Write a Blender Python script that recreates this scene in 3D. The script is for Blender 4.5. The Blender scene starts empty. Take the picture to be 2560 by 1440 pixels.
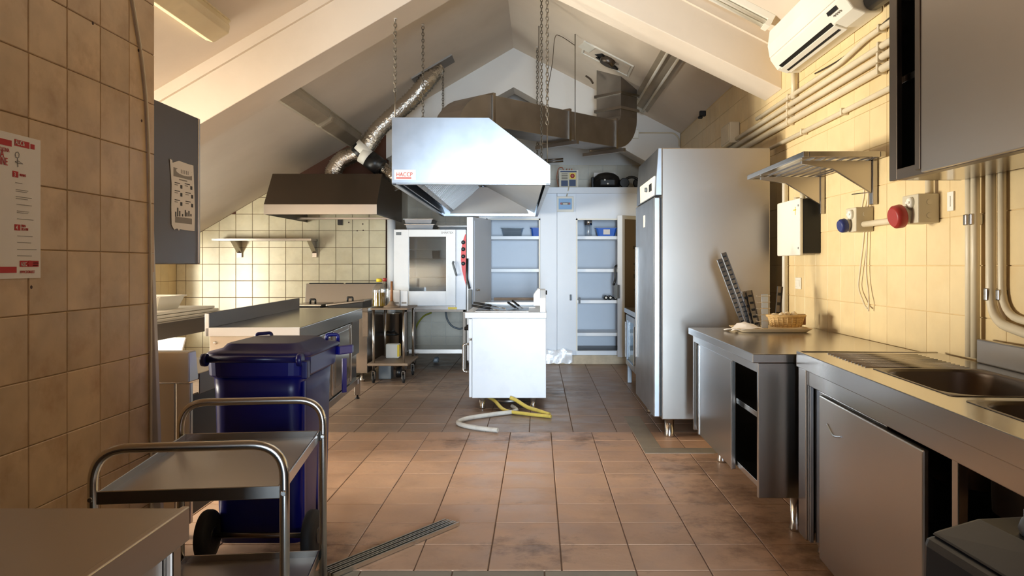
import bpy, bmesh, math, random
from mathutils import Vector, Matrix
random.seed(7)
R = math.radians

# ------------------------------------------------------------------ camera, light, exposure
scene = bpy.context.scene
col = scene.collection
cam_d = bpy.data.cameras.new('camera'); cam = bpy.data.objects.new('camera', cam_d); col.objects.link(cam)
H = 1.33                                   # eye height of the photographer
F = 2000.0                                 # focal length in pixels of the 2560 px wide frame
cam.location = (0, 0, H); cam.rotation_euler = (R(90), 0, 0)
cam_d.sensor_width = 36.0; cam_d.lens = F / 2560 * 36.0
cam_d.shift_x = (1280 - 1345) / 2560; cam_d.shift_y = (664 - 720) / 2560
cam_d.clip_start = 0.05; cam_d.clip_end = 100
scene.camera = cam
vs = scene.view_settings
vs.view_transform = 'Standard'; vs.look = 'None'; vs.gamma = 1.0; vs.use_curve_mapping = False
vs.exposure = 0.2

world = bpy.data.worlds.new('world'); scene.world = world; world.use_nodes = True
wn = world.node_tree.nodes; bg = wn.get('Background') or wn.new('ShaderNodeBackground')
bg.inputs[0].default_value = (0.80, 0.90, 1.0, 1); bg.inputs[1].default_value = 1.0

def area(name, loc, rot, sx, sy, power, colr):
    d = bpy.data.lights.new(name, 'AREA'); d.shape = 'RECTANGLE'; d.size = sx; d.size_y = sy
    d.energy = power; d.color = colr
    o = bpy.data.objects.new(name, d); col.objects.link(o); o.location = loc; o.rotation_euler = rot
    return o
# daylight through the low window band of the left wall, and through an unseen passage added behind the photographer
area('window_daylight', (-6.2, 4.85, 0.75), (0, R(-94), 0), 1.4, 2.2, 1120, (1.0, 0.91, 0.76))
area('added_far_light', (-5.15, 8.2, 1.0), (0, R(-90), 0), 0.9, 1.2, 85, (0.96, 0.97, 0.88))  # added lamp that brightens the back left wall
area('door_daylight', (0.30, -4.6, 1.20), (R(90), 0, 0), 0.9, 2.0, 1020, (0.66, 0.83, 1.0))

# ------------------------------------------------------------------ helpers
def lin(c):
    c /= 255.0
    return c / 12.92 if c <= 0.04045 else ((c + 0.055) / 1.055) ** 2.4
def rgb(r, g, b): return (lin(r), lin(g), lin(b), 1)

MATS = {}
def mat(name, base, rough=0.5, metal=0.0, spec=0.5, var=0.0, vscale=6.0, rand=0.0, bump=0.0, bscale=30.0,
        stretch=None, dirt=None, dscale=2.0, damt=0.0, rvar=0.0, alpha=None, trans=0.0, coat=0.0, emit=None, estr=0.0, sheen=0.0):
    m = bpy.data.materials.new(name); m.use_nodes = True
    nt = m.node_tree; n = nt.nodes; l = nt.links
    b = n.get('Principled BSDF'); b.inputs['Base Color'].default_value = base
    b.inputs['Roughness'].default_value = rough; b.inputs['Metallic'].default_value = metal
    b.inputs['Specular IOR Level'].default_value = spec
    b.inputs['Transmission Weight'].default_value = trans
    b.inputs['Coat Weight'].default_value = coat
    if emit: b.inputs['Emission Color'].default_value = emit; b.inputs['Emission Strength'].default_value = estr
    if alpha is not None: b.inputs['Alpha'].default_value = alpha
    cur = None
    if var or rand or damt or bump or rvar:
        tc = n.new('ShaderNodeTexCoord'); vec = tc.outputs['Object']
        oi = n.new('ShaderNodeObjectInfo')
        add = n.new('ShaderNodeVectorMath'); add.operation = 'ADD'; l.new(vec, add.inputs[0])
        mul = n.new('ShaderNodeVectorMath'); mul.operation = 'SCALE'; mul.inputs[0].default_value = (37.0, 17.0, 53.0)
        l.new(oi.outputs['Random'], mul.inputs['Scale']); l.new(mul.outputs[0], add.inputs[1]); vec = add.outputs[0]
        if stretch:
            mp = n.new('ShaderNodeMapping'); mp.inputs['Scale'].default_value = stretch; l.new(vec, mp.inputs['Vector']); vec = mp.outputs[0]
    if var or rand:
        nz = n.new('ShaderNodeTexNoise'); nz.inputs['Scale'].default_value = vscale; nz.inputs['Detail'].default_value = 4; l.new(vec, nz.inputs['Vector'])
        mr = n.new('ShaderNodeMapRange'); mr.inputs['From Min'].default_value = 0.25; mr.inputs['From Max'].default_value = 0.75
        mr.inputs['To Min'].default_value = 1 - var; mr.inputs['To Max'].default_value = 1 + var * 0.6; l.new(nz.outputs['Fac'], mr.inputs['Value'])
        v = mr.outputs[0]
        if rand:
            m2 = n.new('ShaderNodeMapRange'); m2.inputs['To Min'].default_value = 1 - rand; m2.inputs['To Max'].default_value = 1 + rand * 0.5
            l.new(oi.outputs['Random'], m2.inputs['Value'])
            mm = n.new('ShaderNodeMath'); mm.operation = 'MULTIPLY'; l.new(v, mm.inputs[0]); l.new(m2.outputs[0], mm.inputs[1]); v = mm.outputs[0]
        sc = n.new('ShaderNodeVectorMath'); sc.operation = 'SCALE'; sc.inputs[0].default_value = base[:3]; l.new(v, sc.inputs['Scale'])
        cur = sc.outputs[0]
    if damt:
        nz2 = n.new('ShaderNodeTexNoise'); nz2.inputs['Scale'].default_value = dscale; nz2.inputs['Detail'].default_value = 7; nz2.inputs['Roughness'].default_value = 0.65; l.new(vec, nz2.inputs['Vector'])
        m3 = n.new('ShaderNodeMapRange'); m3.inputs['From Min'].default_value = 0.5; m3.inputs['From Max'].default_value = 0.78; m3.inputs['To Max'].default_value = damt
        l.new(nz2.outputs['Fac'], m3.inputs['Value'])
        mx = n.new('ShaderNodeMix'); mx.data_type = 'RGBA'; l.new(m3.outputs[0], mx.inputs[0])
        if cur: l.new(cur, mx.inputs[6])
        else: mx.inputs[6].default_value = base
        mx.inputs[7].default_value = dirt; cur = mx.outputs[2]
    if cur: l.new(cur, b.inputs['Base Color'])
    if rvar:
        nz3 = n.new('ShaderNodeTexNoise'); nz3.inputs['Scale'].default_value = 5.0; nz3.inputs['Detail'].default_value = 5; l.new(vec, nz3.inputs['Vector'])
        m4 = n.new('ShaderNodeMapRange'); m4.inputs['From Min'].default_value = 0.3; m4.inputs['From Max'].default_value = 0.7
        m4.inputs['To Min'].default_value = max(0.03, rough - rvar); m4.inputs['To Max'].default_value = rough + rvar
        l.new(nz3.outputs['Fac'], m4.inputs['Value']); l.new(m4.outputs[0], b.inputs['Roughness'])
    if bump:
        nb = n.new('ShaderNodeTexNoise'); nb.inputs['Scale'].default_value = bscale; nb.inputs['Detail'].default_value = 3; l.new(vec, nb.inputs['Vector'])
        bp = n.new('ShaderNodeBump'); bp.inputs['Strength'].default_value = bump; bp.inputs['Distance'].default_value = 0.01
        l.new(nb.outputs['Fac'], bp.inputs['Height']); l.new(bp.outputs[0], b.inputs['Normal'])
    MATS[name] = m
    return m

mat('plaster', rgb(226, 213, 197), 0.85, var=0.05, vscale=1.6, dirt=rgb(176, 158, 132), damt=0.18, dscale=1.1, bump=0.1, bscale=14)
mat('white_plaster', rgb(232, 228, 222), 0.85, var=0.04, vscale=2, dirt=rgb(190, 180, 165), damt=0.15, bump=0.1, bscale=14)
mat('brown_wall', rgb(92, 58, 42), 0.85, var=0.2, vscale=5)
mat('grout', rgb(170, 140, 102), 0.9, var=0.1)
mat('grout_light', rgb(222, 196, 148), 0.9, var=0.1)
mat('tile_left', rgb(208, 176, 136), 0.36, var=0.2, vscale=7, rand=0.07, dirt=rgb(166, 126, 84), damt=0.8, dscale=5.5, bump=0.14, bscale=9)
mat('tile_right', rgb(232, 208, 160), 0.38, var=0.06, vscale=7, rand=0.03, dirt=rgb(214, 180, 124), damt=0.4, dscale=4, bump=0.08, bscale=9)
mat('tile_back', rgb(218, 208, 176), 0.32, var=0.1, vscale=7, rand=0.05, dirt=rgb(188, 170, 124), damt=0.45, dscale=5, bump=0.1, bscale=9)
mat('tile_pale', rgb(222, 212, 192), 0.32, var=0.08, vscale=7, rand=0.05, dirt=rgb(180, 165, 140), damt=0.3, dscale=5)
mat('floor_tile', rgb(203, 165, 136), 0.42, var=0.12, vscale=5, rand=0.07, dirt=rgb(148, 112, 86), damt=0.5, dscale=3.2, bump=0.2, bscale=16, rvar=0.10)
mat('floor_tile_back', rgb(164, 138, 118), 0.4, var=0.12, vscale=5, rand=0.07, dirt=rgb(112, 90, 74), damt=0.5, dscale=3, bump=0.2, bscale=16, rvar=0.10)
def grime(mname, spots, dark):
    # spilled grease and worn-in dirt lying at set places on the floor
    m = MATS[mname]; nt = m.node_tree; n = nt.nodes; l = nt.links; b = n['Principled BSDF']
    src = b.inputs['Base Color'].links[0].from_socket
    geo = n.new('ShaderNodeNewGeometry'); tot = None
    nz = n.new('ShaderNodeTexNoise'); nz.inputs['Scale'].default_value = 7.0; nz.inputs['Detail'].default_value = 8; nz.inputs['Roughness'].default_value = 0.7; l.new(geo.outputs['Position'], nz.inputs['Vector'])
    for (x, y, r) in spots:
        dn = n.new('ShaderNodeVectorMath'); dn.operation = 'DISTANCE'; l.new(geo.outputs['Position'], dn.inputs[0]); dn.inputs[1].default_value = (x, y, 0)
        mr = n.new('ShaderNodeMapRange'); mr.inputs['From Min'].default_value = 0; mr.inputs['From Max'].default_value = r; mr.inputs['To Min'].default_value = .26; mr.inputs['To Max'].default_value = 0; l.new(dn.outputs['Value'], mr.inputs['Value'])
        if tot is None: tot = mr.outputs[0]
        else:
            mx = n.new('ShaderNodeMath'); mx.operation = 'MAXIMUM'; l.new(tot, mx.inputs[0]); l.new(mr.outputs[0], mx.inputs[1]); tot = mx.outputs[0]
    ad = n.new('ShaderNodeMath'); ad.operation = 'ADD'; l.new(tot, ad.inputs[0]); l.new(nz.outputs['Fac'], ad.inputs[1])
    mk = n.new('ShaderNodeMapRange'); mk.inputs['From Min'].default_value = .60; mk.inputs['From Max'].default_value = .86; mk.inputs['To Max'].default_value = .75; l.new(ad.outputs[0], mk.inputs['Value'])
    mc = n.new('ShaderNodeMix'); mc.data_type = 'RGBA'; l.new(mk.outputs[0], mc.inputs[0]); l.new(src, mc.inputs[6]); mc.inputs[7].default_value = dark
    l.new(mc.outputs[2], b.inputs['Base Color'])
SP = [(-.15, 6.2, .55), (-.6, 6.05, .35), (.35, 6.15, .4), (1.05, 4.7, .55), (1.1, 4.1, .6), (1.2, 3.6, .5), (1.0, 5.3, .5), (-.3, 7.2, .7), (-1.0, 3.7, .5), (-1.5, 9.4, .8), (.2, 8.4, .7), (-.9, 8.8, .8), (.0, 3.75, .35), (-1.3, 10.6, .9)]
grime('floor_tile', SP, rgb(96, 68, 50)); grime('floor_tile_back', SP, rgb(74, 58, 48))
mat('floor_grey', rgb(150, 140, 124), 0.5, var=0.15, vscale=6, rand=0.06, dirt=rgb(95, 85, 72), damt=0.5)
mat('floor_grout', rgb(112, 86, 68), 0.9, var=0.2)
mat('steel', (0.44, 0.41, 0.375, 1), 0.21, 1.0, var=0.05, vscale=1.2)
mat('steel_soft', (0.50, 0.46, 0.415, 1), 0.31, 1.0, var=0.05, vscale=1.2)
mat('steel_fridge', (0.37, 0.335, 0.30, 1), 0.36, 1.0, var=0.08, vscale=1.5)
mat('steel_lit_inside', (0.74, 0.74, 0.73, 1), 0.50, 1.0, var=0.05, vscale=2)  # hood interior steel, lightened to stand in for missing light
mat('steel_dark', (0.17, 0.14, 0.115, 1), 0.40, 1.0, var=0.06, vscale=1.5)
mat('steel_bright', (0.47, 0.50, 0.54, 1), 0.33, 1.0, var=0.16, vscale=5)
mat('chrome', (0.66, 0.64, 0.61, 1), 0.20, 1.0)
mat('galvanised', (0.34, 0.31, 0.28, 1), 0.48, 1.0, var=0.15, vscale=5)
mat('foil', (0.58, 0.53, 0.46, 1), 0.27, 1.0, bump=0.9, bscale=38)
mat('chain_metal', (0.22, 0.19, 0.15, 1), 0.5, 0.9, var=0.3, vscale=30)
mat('white_enamel', rgb(240, 242, 245), 0.3, var=0.02, vscale=3, dirt=rgb(185, 182, 178), damt=0.2, dscale=4)
mat('cold_panel', rgb(228, 234, 243), 0.4, var=0.03, vscale=2, dirt=rgb(185, 188, 192), damt=0.15)
mat('cream_panel', rgb(226, 216, 200), 0.45, var=0.03, vscale=3)
mat('white_plastic', rgb(238, 234, 222), 0.45, var=0.03, vscale=5)
mat('pvc_pipe', rgb(222, 208, 180), 0.42, var=0.08, vscale=9)
mat('trim_white', rgb(206, 198, 190), 0.5, var=0.06, vscale=9)
mat('old_plastic', rgb(222, 205, 166), 0.4, var=0.1, vscale=8, dirt=rgb(150, 120, 70), damt=0.4)
mat('grimy_white', rgb(176, 163, 142), 0.5, var=0.12, vscale=8, dirt=rgb(110, 95, 75), damt=0.6)
mat('black_plastic', rgb(22, 21, 22), 0.38, bump=0.02)
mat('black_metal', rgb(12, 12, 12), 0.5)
mat('dark_interior', rgb(20, 18, 17), 0.7)
mat('rubber', rgb(24, 23, 23), 0.7)
mat('grey_plastic', rgb(108, 114, 118), 0.45)
mat('bin_blue', rgb(12, 14, 100), 0.34, var=0.1, vscale=4, dirt=rgb(50, 50, 100), damt=0.12)
mat('bin_lid', rgb(14, 15, 78), 0.36, var=0.1, vscale=4)
mat('blue_plastic', rgb(44, 100, 196), 0.4)
mat('socket_blue', rgb(40, 52, 112), 0.4)
mat('socket_red', rgb(164, 46, 40), 0.4)
mat('socket_grey', rgb(206, 196, 172), 0.5, var=0.05)
mat('red_panel', rgb(214, 52, 42), 0.3)
mat('paper', rgb(232, 224, 216), 0.7, var=0.03, vscale=8)
mat('print_red', rgb(186, 40, 40), 0.7)
mat('print_grey', rgb(140, 132, 124), 0.7)
mat('print_dark', rgb(58, 54, 50), 0.7)
mat('print_navy', rgb(38, 56, 96), 0.5)
mat('display_blue', rgb(130, 176, 222), 0.4)
mat('copper', rgb(160, 92, 62), 0.5)
mat('yellow_cap', rgb(232, 200, 40), 0.4)
mat('yellow_hose', rgb(226, 200, 96), 0.45, dirt=rgb(140, 110, 60), damt=0.5, dscale=8)
mat('white_hose', rgb(226, 222, 212), 0.45, dirt=rgb(140, 120, 95), damt=0.4, dscale=8)
mat('green_cable', rgb(150, 150, 60), 0.5)
mat('oil', rgb(196, 160, 40), 0.12, trans=0.6)
mat('wood', rgb(150, 98, 58), 0.6, var=0.25, vscale=12, stretch=(1, 1, 8))
mat('rusty_board', rgb(130, 110, 90), 0.55, var=0.2, vscale=9)
mat('wicker', rgb(206, 170, 112), 0.6, var=0.25, vscale=40, bump=0.3, bscale=120)
mat('linen', rgb(226, 206, 172), 0.8, var=0.06)
mat('foam_board', rgb(70, 42, 34), 0.7, var=0.15)
mat('aluminium', (0.70, 0.69, 0.66, 1), 0.3, 1.0)
mat('plastic_sheet', rgb(226, 228, 232), 0.25, bump=0.7, bscale=9)
mat('kerb', rgb(206, 192, 168), 0.8, var=0.2, vscale=12)
def glassy(name, tint, gloss):
    m = bpy.data.materials.new(name); m.use_nodes = True; nt = m.node_tree; n = nt.nodes; l = nt.links
    n.remove(n['Principled BSDF'])
    t = n.new('ShaderNodeBsdfTransparent'); t.inputs[0].default_value = tint
    g = n.new('ShaderNodeBsdfGlossy'); g.inputs['Roughness'].default_value = 0.08; g.inputs[0].default_value = (0.9, 0.95, 1, 1)
    mx = n.new('ShaderNodeMixShader'); mx.inputs[0].default_value = gloss
    l.new(t.outputs[0], mx.inputs[1]); l.new(g.outputs[0], mx.inputs[2]); l.new(mx.outputs[0], n['Material Output'].inputs[0])
    MATS[name] = m
glassy('glass', (0.86, 0.90, 0.92, 1), 0.14)
glassy('window_glass', (0.97, 0.98, 0.98, 1), 0.05)
glassy('clear_plastic', (0.90, 0.92, 0.93, 1), 0.12)
glassy('oven_glass', (0.78, 0.82, 0.84, 1), 0.26)

def at(x, y, Y): return ((x - 1345) * Y / F, Y, H - (y - 664) * Y / F)   # a place in the room from what is seen and its measured distance

OFF = {}
def tag(o, label=None, cat=None, group=None, kind=None):
    if label: o['label'] = label
    if cat: o['category'] = cat
    if group: o['group'] = group
    if kind: o['kind'] = kind
    return o
def thing(name, label, cat, loc=(0, 0, 0), rz=0.0, group=None, local=False):
    o = bpy.data.objects.new(name, None); col.objects.link(o); o.location = loc; o.rotation_euler = (0, 0, rz)
    o.empty_display_size = 0.1
    OFF[o] = Vector((0, 0, 0)) if local else Vector(loc)
    return tag(o, label, cat, group)

class MB:
    def __init__(s): s.v = []; s.f = []; s.sm = []
    def add(s, vs_, fs, smooth=False):
        k = len(s.v); s.v += [tuple(p) for p in vs_]
        for f in fs: s.f.append([i + k for i in f]); s.sm.append(smooth)
        return s
    def box(s, x0, x1, y0, y1, z0, z1):
        return s.add([(x0, y0, z0), (x1, y0, z0), (x1, y1, z0), (x0, y1, z0), (x0, y0, z1), (x1, y0, z1), (x1, y1, z1), (x0, y1, z1)],
                     [(3, 2, 1, 0), (4, 5, 6, 7), (0, 1, 5, 4), (1, 2, 6, 5), (2, 3, 7, 6), (3, 0, 4, 7)])
    def prism(s, pts, lo, hi, axis='y'):
        # polygon given in the two other axes, extruded along axis
        def P(a, b, t): return (a, t, b) if axis == 'y' else ((t, a, b) if axis == 'x' else (a, b, t))
        n = len(pts); area2 = sum(pts[i][0] * pts[(i + 1) % n][1] - pts[(i + 1) % n][0] * pts[i][1] for i in range(n))
        if (area2 < 0) != (axis == 'y'): pts = pts[::-1]
        # now (for z/x axes) CCW; for y axis CW so that outward normals hold
        vv = [P(a, b, lo) for a, b in pts] + [P(a, b, hi) for a, b in pts]
        fs = [list(range(n))[::-1], list(range(n, 2 * n))] + [(i, (i + 1) % n, (i + 1) % n + n, i + n) for i in range(n)]
        return s.add(vv, fs)
    def ring(s, c, a, b, r, n): return [Vector(c) + a * (r * math.cos(2 * math.pi * i / n)) + b * (r * math.sin(2 * math.pi * i / n)) for i in range(n)]
    def tube(s, pts, r, n=10, caps=True, closed=False):
        P = [Vector(p) for p in pts]; m = len(P); rs = r if isinstance(r, (list, tuple)) else [r] * m
        up = Vector((0, 0, 1)); k = len(s.v); prev = None
        for i in range(m):
            if closed: t = (P[(i + 1) % m] - P[i - 1])
            else: t = P[min(i + 1, m - 1)] - P[max(i - 1, 0)]
            t.normalize()
            if prev is None:
                a = t.cross(up)
                if a.length < 1e-3: a = t.cross(Vector((1, 0, 0)))
                a.normalize()
            else:
                a = prev - t * prev.dot(t)
                if a.length < 1e-4: a = t.cross(up)
                a.normalize()
            prev = a; b = t.cross(a)
            s.v += [tuple(q) for q in s.ring(P[i], a, b, rs[i], n)]
        for i in range(m if closed else m - 1):
            j = (i + 1) % m
            for q in range(n):
                s.f.append([k + i * n + q, k + j * n + q, k + j * n + (q + 1) % n, k + i * n + (q + 1) % n][::-1]); s.sm.append(True)
        if caps and not closed:
            s.f.append([k + q for q in range(n)]); s.sm.append(False)
            s.f.append([k + (m - 1) * n + q for q in range(n)][::-1]); s.sm.append(False)
        return s
    def cyl(s, p0, p1, r0, r1=None, n=16): return s.tube([p0, p1], [r0, r0 if r1 is None else r1], n)
    def lathe(s, prof, c=(0, 0, 0), n=20, axis='z'):
        k = len(s.v)
        for r, h in prof:
            for i in range(n):
                a = 2 * math.pi * i / n; u, w = r * math.cos(a), r * math.sin(a)
                p = (u, w, h) if axis == 'z' else ((h, u, w) if axis == 'x' else (w, h, u))
                s.v.append((c[0] + p[0], c[1] + p[1], c[2] + p[2]))
        for j in range(len(prof) - 1):
            for i in range(n):
                s.f.append([k + j * n + i, k + j * n + (i + 1) % n, k + (j + 1) * n + (i + 1) % n, k + (j + 1) * n + i]); s.sm.append(True)
        s.f.append([k + i for i in range(n)][::-1]); s.sm.append(False)
        s.f.append([k + (len(prof) - 1) * n + i for i in range(n)]); s.sm.append(False)
        return s
    def loft(s, rings, smooth=False, caps=True, cap0=True):
        k = len(s.v); n = len(rings[0])
        for r in rings: s.v += [tuple(p) for p in r]
        for j in range(len(rings) - 1):
            for i in range(n):
                s.f.append([k + j * n + i, k + j * n + (i + 1) % n, k + (j + 1) * n + (i + 1) % n, k + (j + 1) * n + i]); s.sm.append(smooth)
        if caps:
            if cap0:
                s.f.append([k + i for i in range(n)][::-1]); s.sm.append(False)
            s.f.append([k + (len(rings) - 1) * n + i for i in range(n)]); s.sm.append(False)
        return s
    def plate(s, a, b, c, d, t):
        # a slab with the face a b c d and thickness t behind it
        A = [Vector(p) for p in (a, b, c, d)]; nrm = (A[1] - A[0]).cross(A[3] - A[0]).normalized()
        B = [p - nrm * t for p in A]
        return s.add(A + B, [(0, 1, 2, 3), (7, 6, 5, 4), (0, 4, 5, 1), (1, 5, 6, 2), (2, 6, 7, 3), (3, 7, 4, 0)])
    def build(s, name, material, parent=None, bev=0.0, fix=True, label=None, loc=None, seg=2):
        off = Vector((0, 0, 0)); 
        root = parent
        while root is not None and root not in OFF: root = root.parent
        if root is not None: off = OFF[root]
        if loc is not None: off = Vector(loc)
        me = bpy.data.meshes.new(name); me.from_pydata([tuple(Vector(p) - off) for p in s.v], [], s.f)
        me.polygons.foreach_set('use_smooth', s.sm); me.update()
        if fix:
            bm = bmesh.new(); bm.from_mesh(me); bmesh.ops.recalc_face_normals(bm, faces=bm.faces); bm.to_mesh(me); bm.free()
        me.materials.append(MATS[material])
        o = bpy.data.objects.new(name, me); col.objects.link(o)
        if parent is not None: o.parent = parent
        if loc is not None: o.location = loc
        if bev:
            md = o.modifiers.new('bevel', 'BEVEL'); md.width = bev; md.segments = seg; md.limit_method = 'ANGLE'; md.angle_limit = R(40)
        if label: o['label'] = label
        return o
def box(name, m, parent, x0, x1, y0, y1, z0, z1, bev=0.002, label=None):
    return MB().box(x0, x1, y0, y1, z0, z1).build(name, m, parent, bev=bev, fix=False, label=label)
def text(body, size, loc, facing, m, parent, name='lettering', extrude=0.0004, sx=1.0, align='LEFT', tilt=0.0):
    c = bpy.data.curves.new(name, 'FONT'); c.body = body; c.size = size; c.extrude = extrude; c.align_x = align
    c.materials.append(MATS[m])
    tmp = bpy.data.objects.new(name, c); col.objects.link(tmp); bpy.context.view_layer.update()
    me = bpy.data.meshes.new_from_object(tmp.evaluated_get(bpy.context.evaluated_depsgraph_get()))
    bpy.data.objects.remove(tmp); bpy.data.curves.remove(c)
    if not me.materials: me.materials.append(MATS[m])
    o = bpy.data.objects.new(name, me); col.objects.link(o)
    off = Vector((0, 0, 0)); root = parent
    while root is not None and root not in OFF: root = root.parent
    if root is not None: off = OFF[root]
    o.parent = parent; o.location = Vector(loc) - off
    o.rotation_euler = (R(90), tilt, {'-y': 0, '+x': R(90), '-x': R(-90)}[facing]); o.scale = (sx, 1, 1)
    return o
def arc(pts, r, n=6):
    # round the corners of a polyline
    P = [Vector(p) for p in pts]; out = [P[0]]
    for i in range(1, len(P) - 1):
        a, b = (P[i - 1] - P[i]), (P[i + 1] - P[i]); rr = min(r, a.length * .49, b.length * .49)
        a.normalize(); b.normalize(); p0 = P[i] + a * rr; p1 = P[i] + b * rr
        for k in range(n + 1):
            t = k / n; out.append(p0 * (1 - t) ** 2 + P[i] * 2 * t * (1 - t) + p1 * t * t)
    out.append(P[-1]); return out
def spline(pts, n=8):
    P = [Vector(p) for p in pts]; out = []
    for i in range(len(P) - 1):
        p0, p1, p2, p3 = P[max(i - 1, 0)], P[i], P[i + 1], P[min(i + 2, len(P) - 1)]
        for k in range(n):
            t = k / n
            out.append(0.5 * ((2 * p1) + (p2 - p0) * t + (2 * p0 - 5 * p1 + 4 * p2 - p3) * t * t + (3 * p1 - p0 - 3 * p2 + p3) * t ** 3))
    out.append(P[-1]); return out

# ------------------------------------------------------------------ the room
XR, XL, XA, YB, YG = 1.92, -1.745, -4.88, 12.6, 10.8   # right wall, near left wall, far left wall, back of recess, gable plane
Y0, YJ, YBEAM = -0.5, 3.64, 6.3
RX, RZ, SL, SR = -0.33, 4.27, 0.588, 0.513              # ridge and roof slopes
def zr(x): return RZ - (SL * (RX - x) if x < RX else SR * (x - RX))
def struct(name, mb, m, label, cat, fix=True, bev=0):
    o = mb.build(name, m, None, fix=fix, bev=bev); OFF[o] = Vector((0, 0, 0))
    return tag(o, label, cat, None, 'structure')

floor = struct('floor', MB().box(XA - .2, XR + .2, -4.6, YB + .2, -0.15, -0.004), 'floor_grout', 'terracotta tiled kitchen floor in two fields of square tiles', 'floor')
ceil_poly = [(XA - .2, zr(XA - .2)), (RX, RZ), (XR + .2, zr(XR + .2)), (XR + .2, zr(XR + .2) + .2), (RX, RZ + .25), (XA - .2, zr(XA - .2) + .2)]
ceiling = struct('ceiling', MB().prism(ceil_poly, Y0 - .2, YB + .2), 'plaster', 'pitched off-white plaster ceiling meeting at a ridge', 'ceiling')

# near left wall block, right wall, far left wall with its window band, back walls
wl = struct('wall_left', MB().prism([(XL - .006, 0), (XL - .006, zr(XL) + .05), (XL - .3, zr(XL - .3) + .05), (XL - .3, 0)], Y0, YJ), 'grout', 'near left wall of large mottled beige tiles', 'wall')
struct('wall_alcove', MB().prism([(XL - .3, 0), (XL - .3, zr(XL - .3) + .05), (XA, zr(XA) + .05), (XA, 0)], YJ - .25, YJ), 'plaster', 'plaster side of the near left wall turned to the alcove', 'wall')
wr = struct('wall_right', MB().prism([(Y0, 0), (YB, 0), (YB, zr(XR) + .08), (Y0, zr(XR) + .08)], XR + .006, XR + .2, axis='x'), 'grout_light', 'right wall of cream tiles with pipes and sockets', 'wall')
WY0, WY1, WZ0, WZ1 = 3.75, 6.2, 0.45, 1.52
VY0, VY1 = 7.6, 9.8  # second opening, added so the far light reaches the back left wall
mbw = MB()
for (a, b, c, d) in ((YJ - .25, WY0, 0, 1.75), (WY1, VY0, 0, 1.75), (VY1, YB, 0, 1.75), (WY0, WY1, 0, WZ0), (WY0, WY1, WZ1, 1.75), (VY0, VY1, 0, WZ0), (VY0, VY1, WZ1, 1.75)): mbw.box(XA - .2, XA - .006, a, b, c, d)
wa = struct('wall_far_left', mbw, 'grout', 'low far left wall of the alcove below the eaves', 'wall', fix=False)
wb = struct('wall_back_left', MB().prism([(XA, 0), (-2.052, 0), (-2.052, zr(-2.052) + .05), (XA, zr(XA) + .05)], YG + .006, YG + .2), 'brown_wall', 'back left wall of pale yellow square tiles', 'wall')
wret = struct('wall_return', MB().box(-2.26, -2.052, YG + .2, YB, 0, 3.5), 'tile_pale', 'side of the recess next to the oven', 'wall', fix=False)
wk = struct('wall_back', MB().prism([(-2.26, 0), (XR + .1, 0), (XR + .1, zr(XR) + .1), (RX, RZ + .05), (-2.26, zr(-2.26) + .05)], YB + .006, YB + .2), 'white_plaster', 'far wall of the recess, tiled below and plastered above', 'wall')
DX0, DX1, DY = -.40, .66, -.45  # unseen opening sized to aim the door light
struct('wall_rear', MB().box(XL - .3, DX0, DY - .15, DY, 0, 4.3).box(DX1, XR + .1, DY - .15, DY, 0, 4.3).box(DX0, DX1, DY - .15, DY, 2.15, 4.4), 'plaster', 'wall behind the photographer with a doorway to the added passage', 'wall', fix=False)
struct('wall_added_passage', MB().box(-.75, -.60, -4.5, DY - .15, 0, 2.5).box(1.2, 1.35, -4.5, DY - .15, 0, 2.5).box(-.75, 1.35, -4.5, DY - .15, 2.5, 2.6), 'brown_wall', 'unseen passage walls added around the door light', 'wall', fix=False)  # unseen, added to keep the door light directional

# gable beams
def gable(xl, xr, apex, sl, sr, up=True):
    pts = [(xl, apex - sl * (RX - xl)), (RX, apex), (xr, apex - sr * (xr - RX))]
    pts += [(xr, zr(xr) + .06), (RX, RZ + .06), (xl, zr(xl) + .06)]
    return pts
struct('beam', MB().prism(gable(XA, XR, 3.81, 0.586, 0.485), YBEAM, YBEAM + .45), 'plaster', 'deep off-white roof beam crossing the room under the ceiling', 'beam', bev=.006)
struct('gable_wall', MB().prism(gable(-2.052, XR, 3.738, 0.56, 0.56), YG, YG + .42), 'white_plaster', 'white gable wall with a pointed opening above the cupboards', 'wall', bev=.005)
# cornice strip along the beam on the camera side
cor = MB()
for xa, xb, dz in ((XA, RX, 0), (RX, XR, 0)):
    cor.prism([(xa, zr(xa) - .10), (xb, zr(xb) - .10), (xb, zr(xb) + .02), (xa, zr(xa) + .02)], YBEAM - .035, YBEAM)
struct('trim_1', cor, 'plaster', 'shallow plaster cornice where the beam meets the ceiling', 'trim')
# leaning white corner strip that ends the near left wall
j0, j1 = (-1.760, -1.722), (-1.805, -1.767)
jm = MB()
bz, tz = 0.0, zr(-1.8)
def jx(z): return -1.70 - 0.0345 * z
jm.add([(jx(0) - .032, YJ - .02, 0), (jx(0), YJ - .02, 0), (jx(0), YJ + .012, 0), (jx(0) - .032, YJ + .012, 0),
        (jx(tz) - .032, YJ - .02, tz), (jx(tz), YJ - .02, tz), (jx(tz), YJ + .012, tz), (jx(tz) - .032, YJ + .012, tz)],
       [(3, 2, 1, 0), (4, 5, 6, 7), (0, 1, 5, 4), (1, 2, 6, 5), (2, 3, 7, 6), (3, 0, 4, 7)])
struct('trim_2', jm, 'trim_white', 'tall white corner strip at the end of the left tile wall', 'trim', bev=.003)
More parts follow.
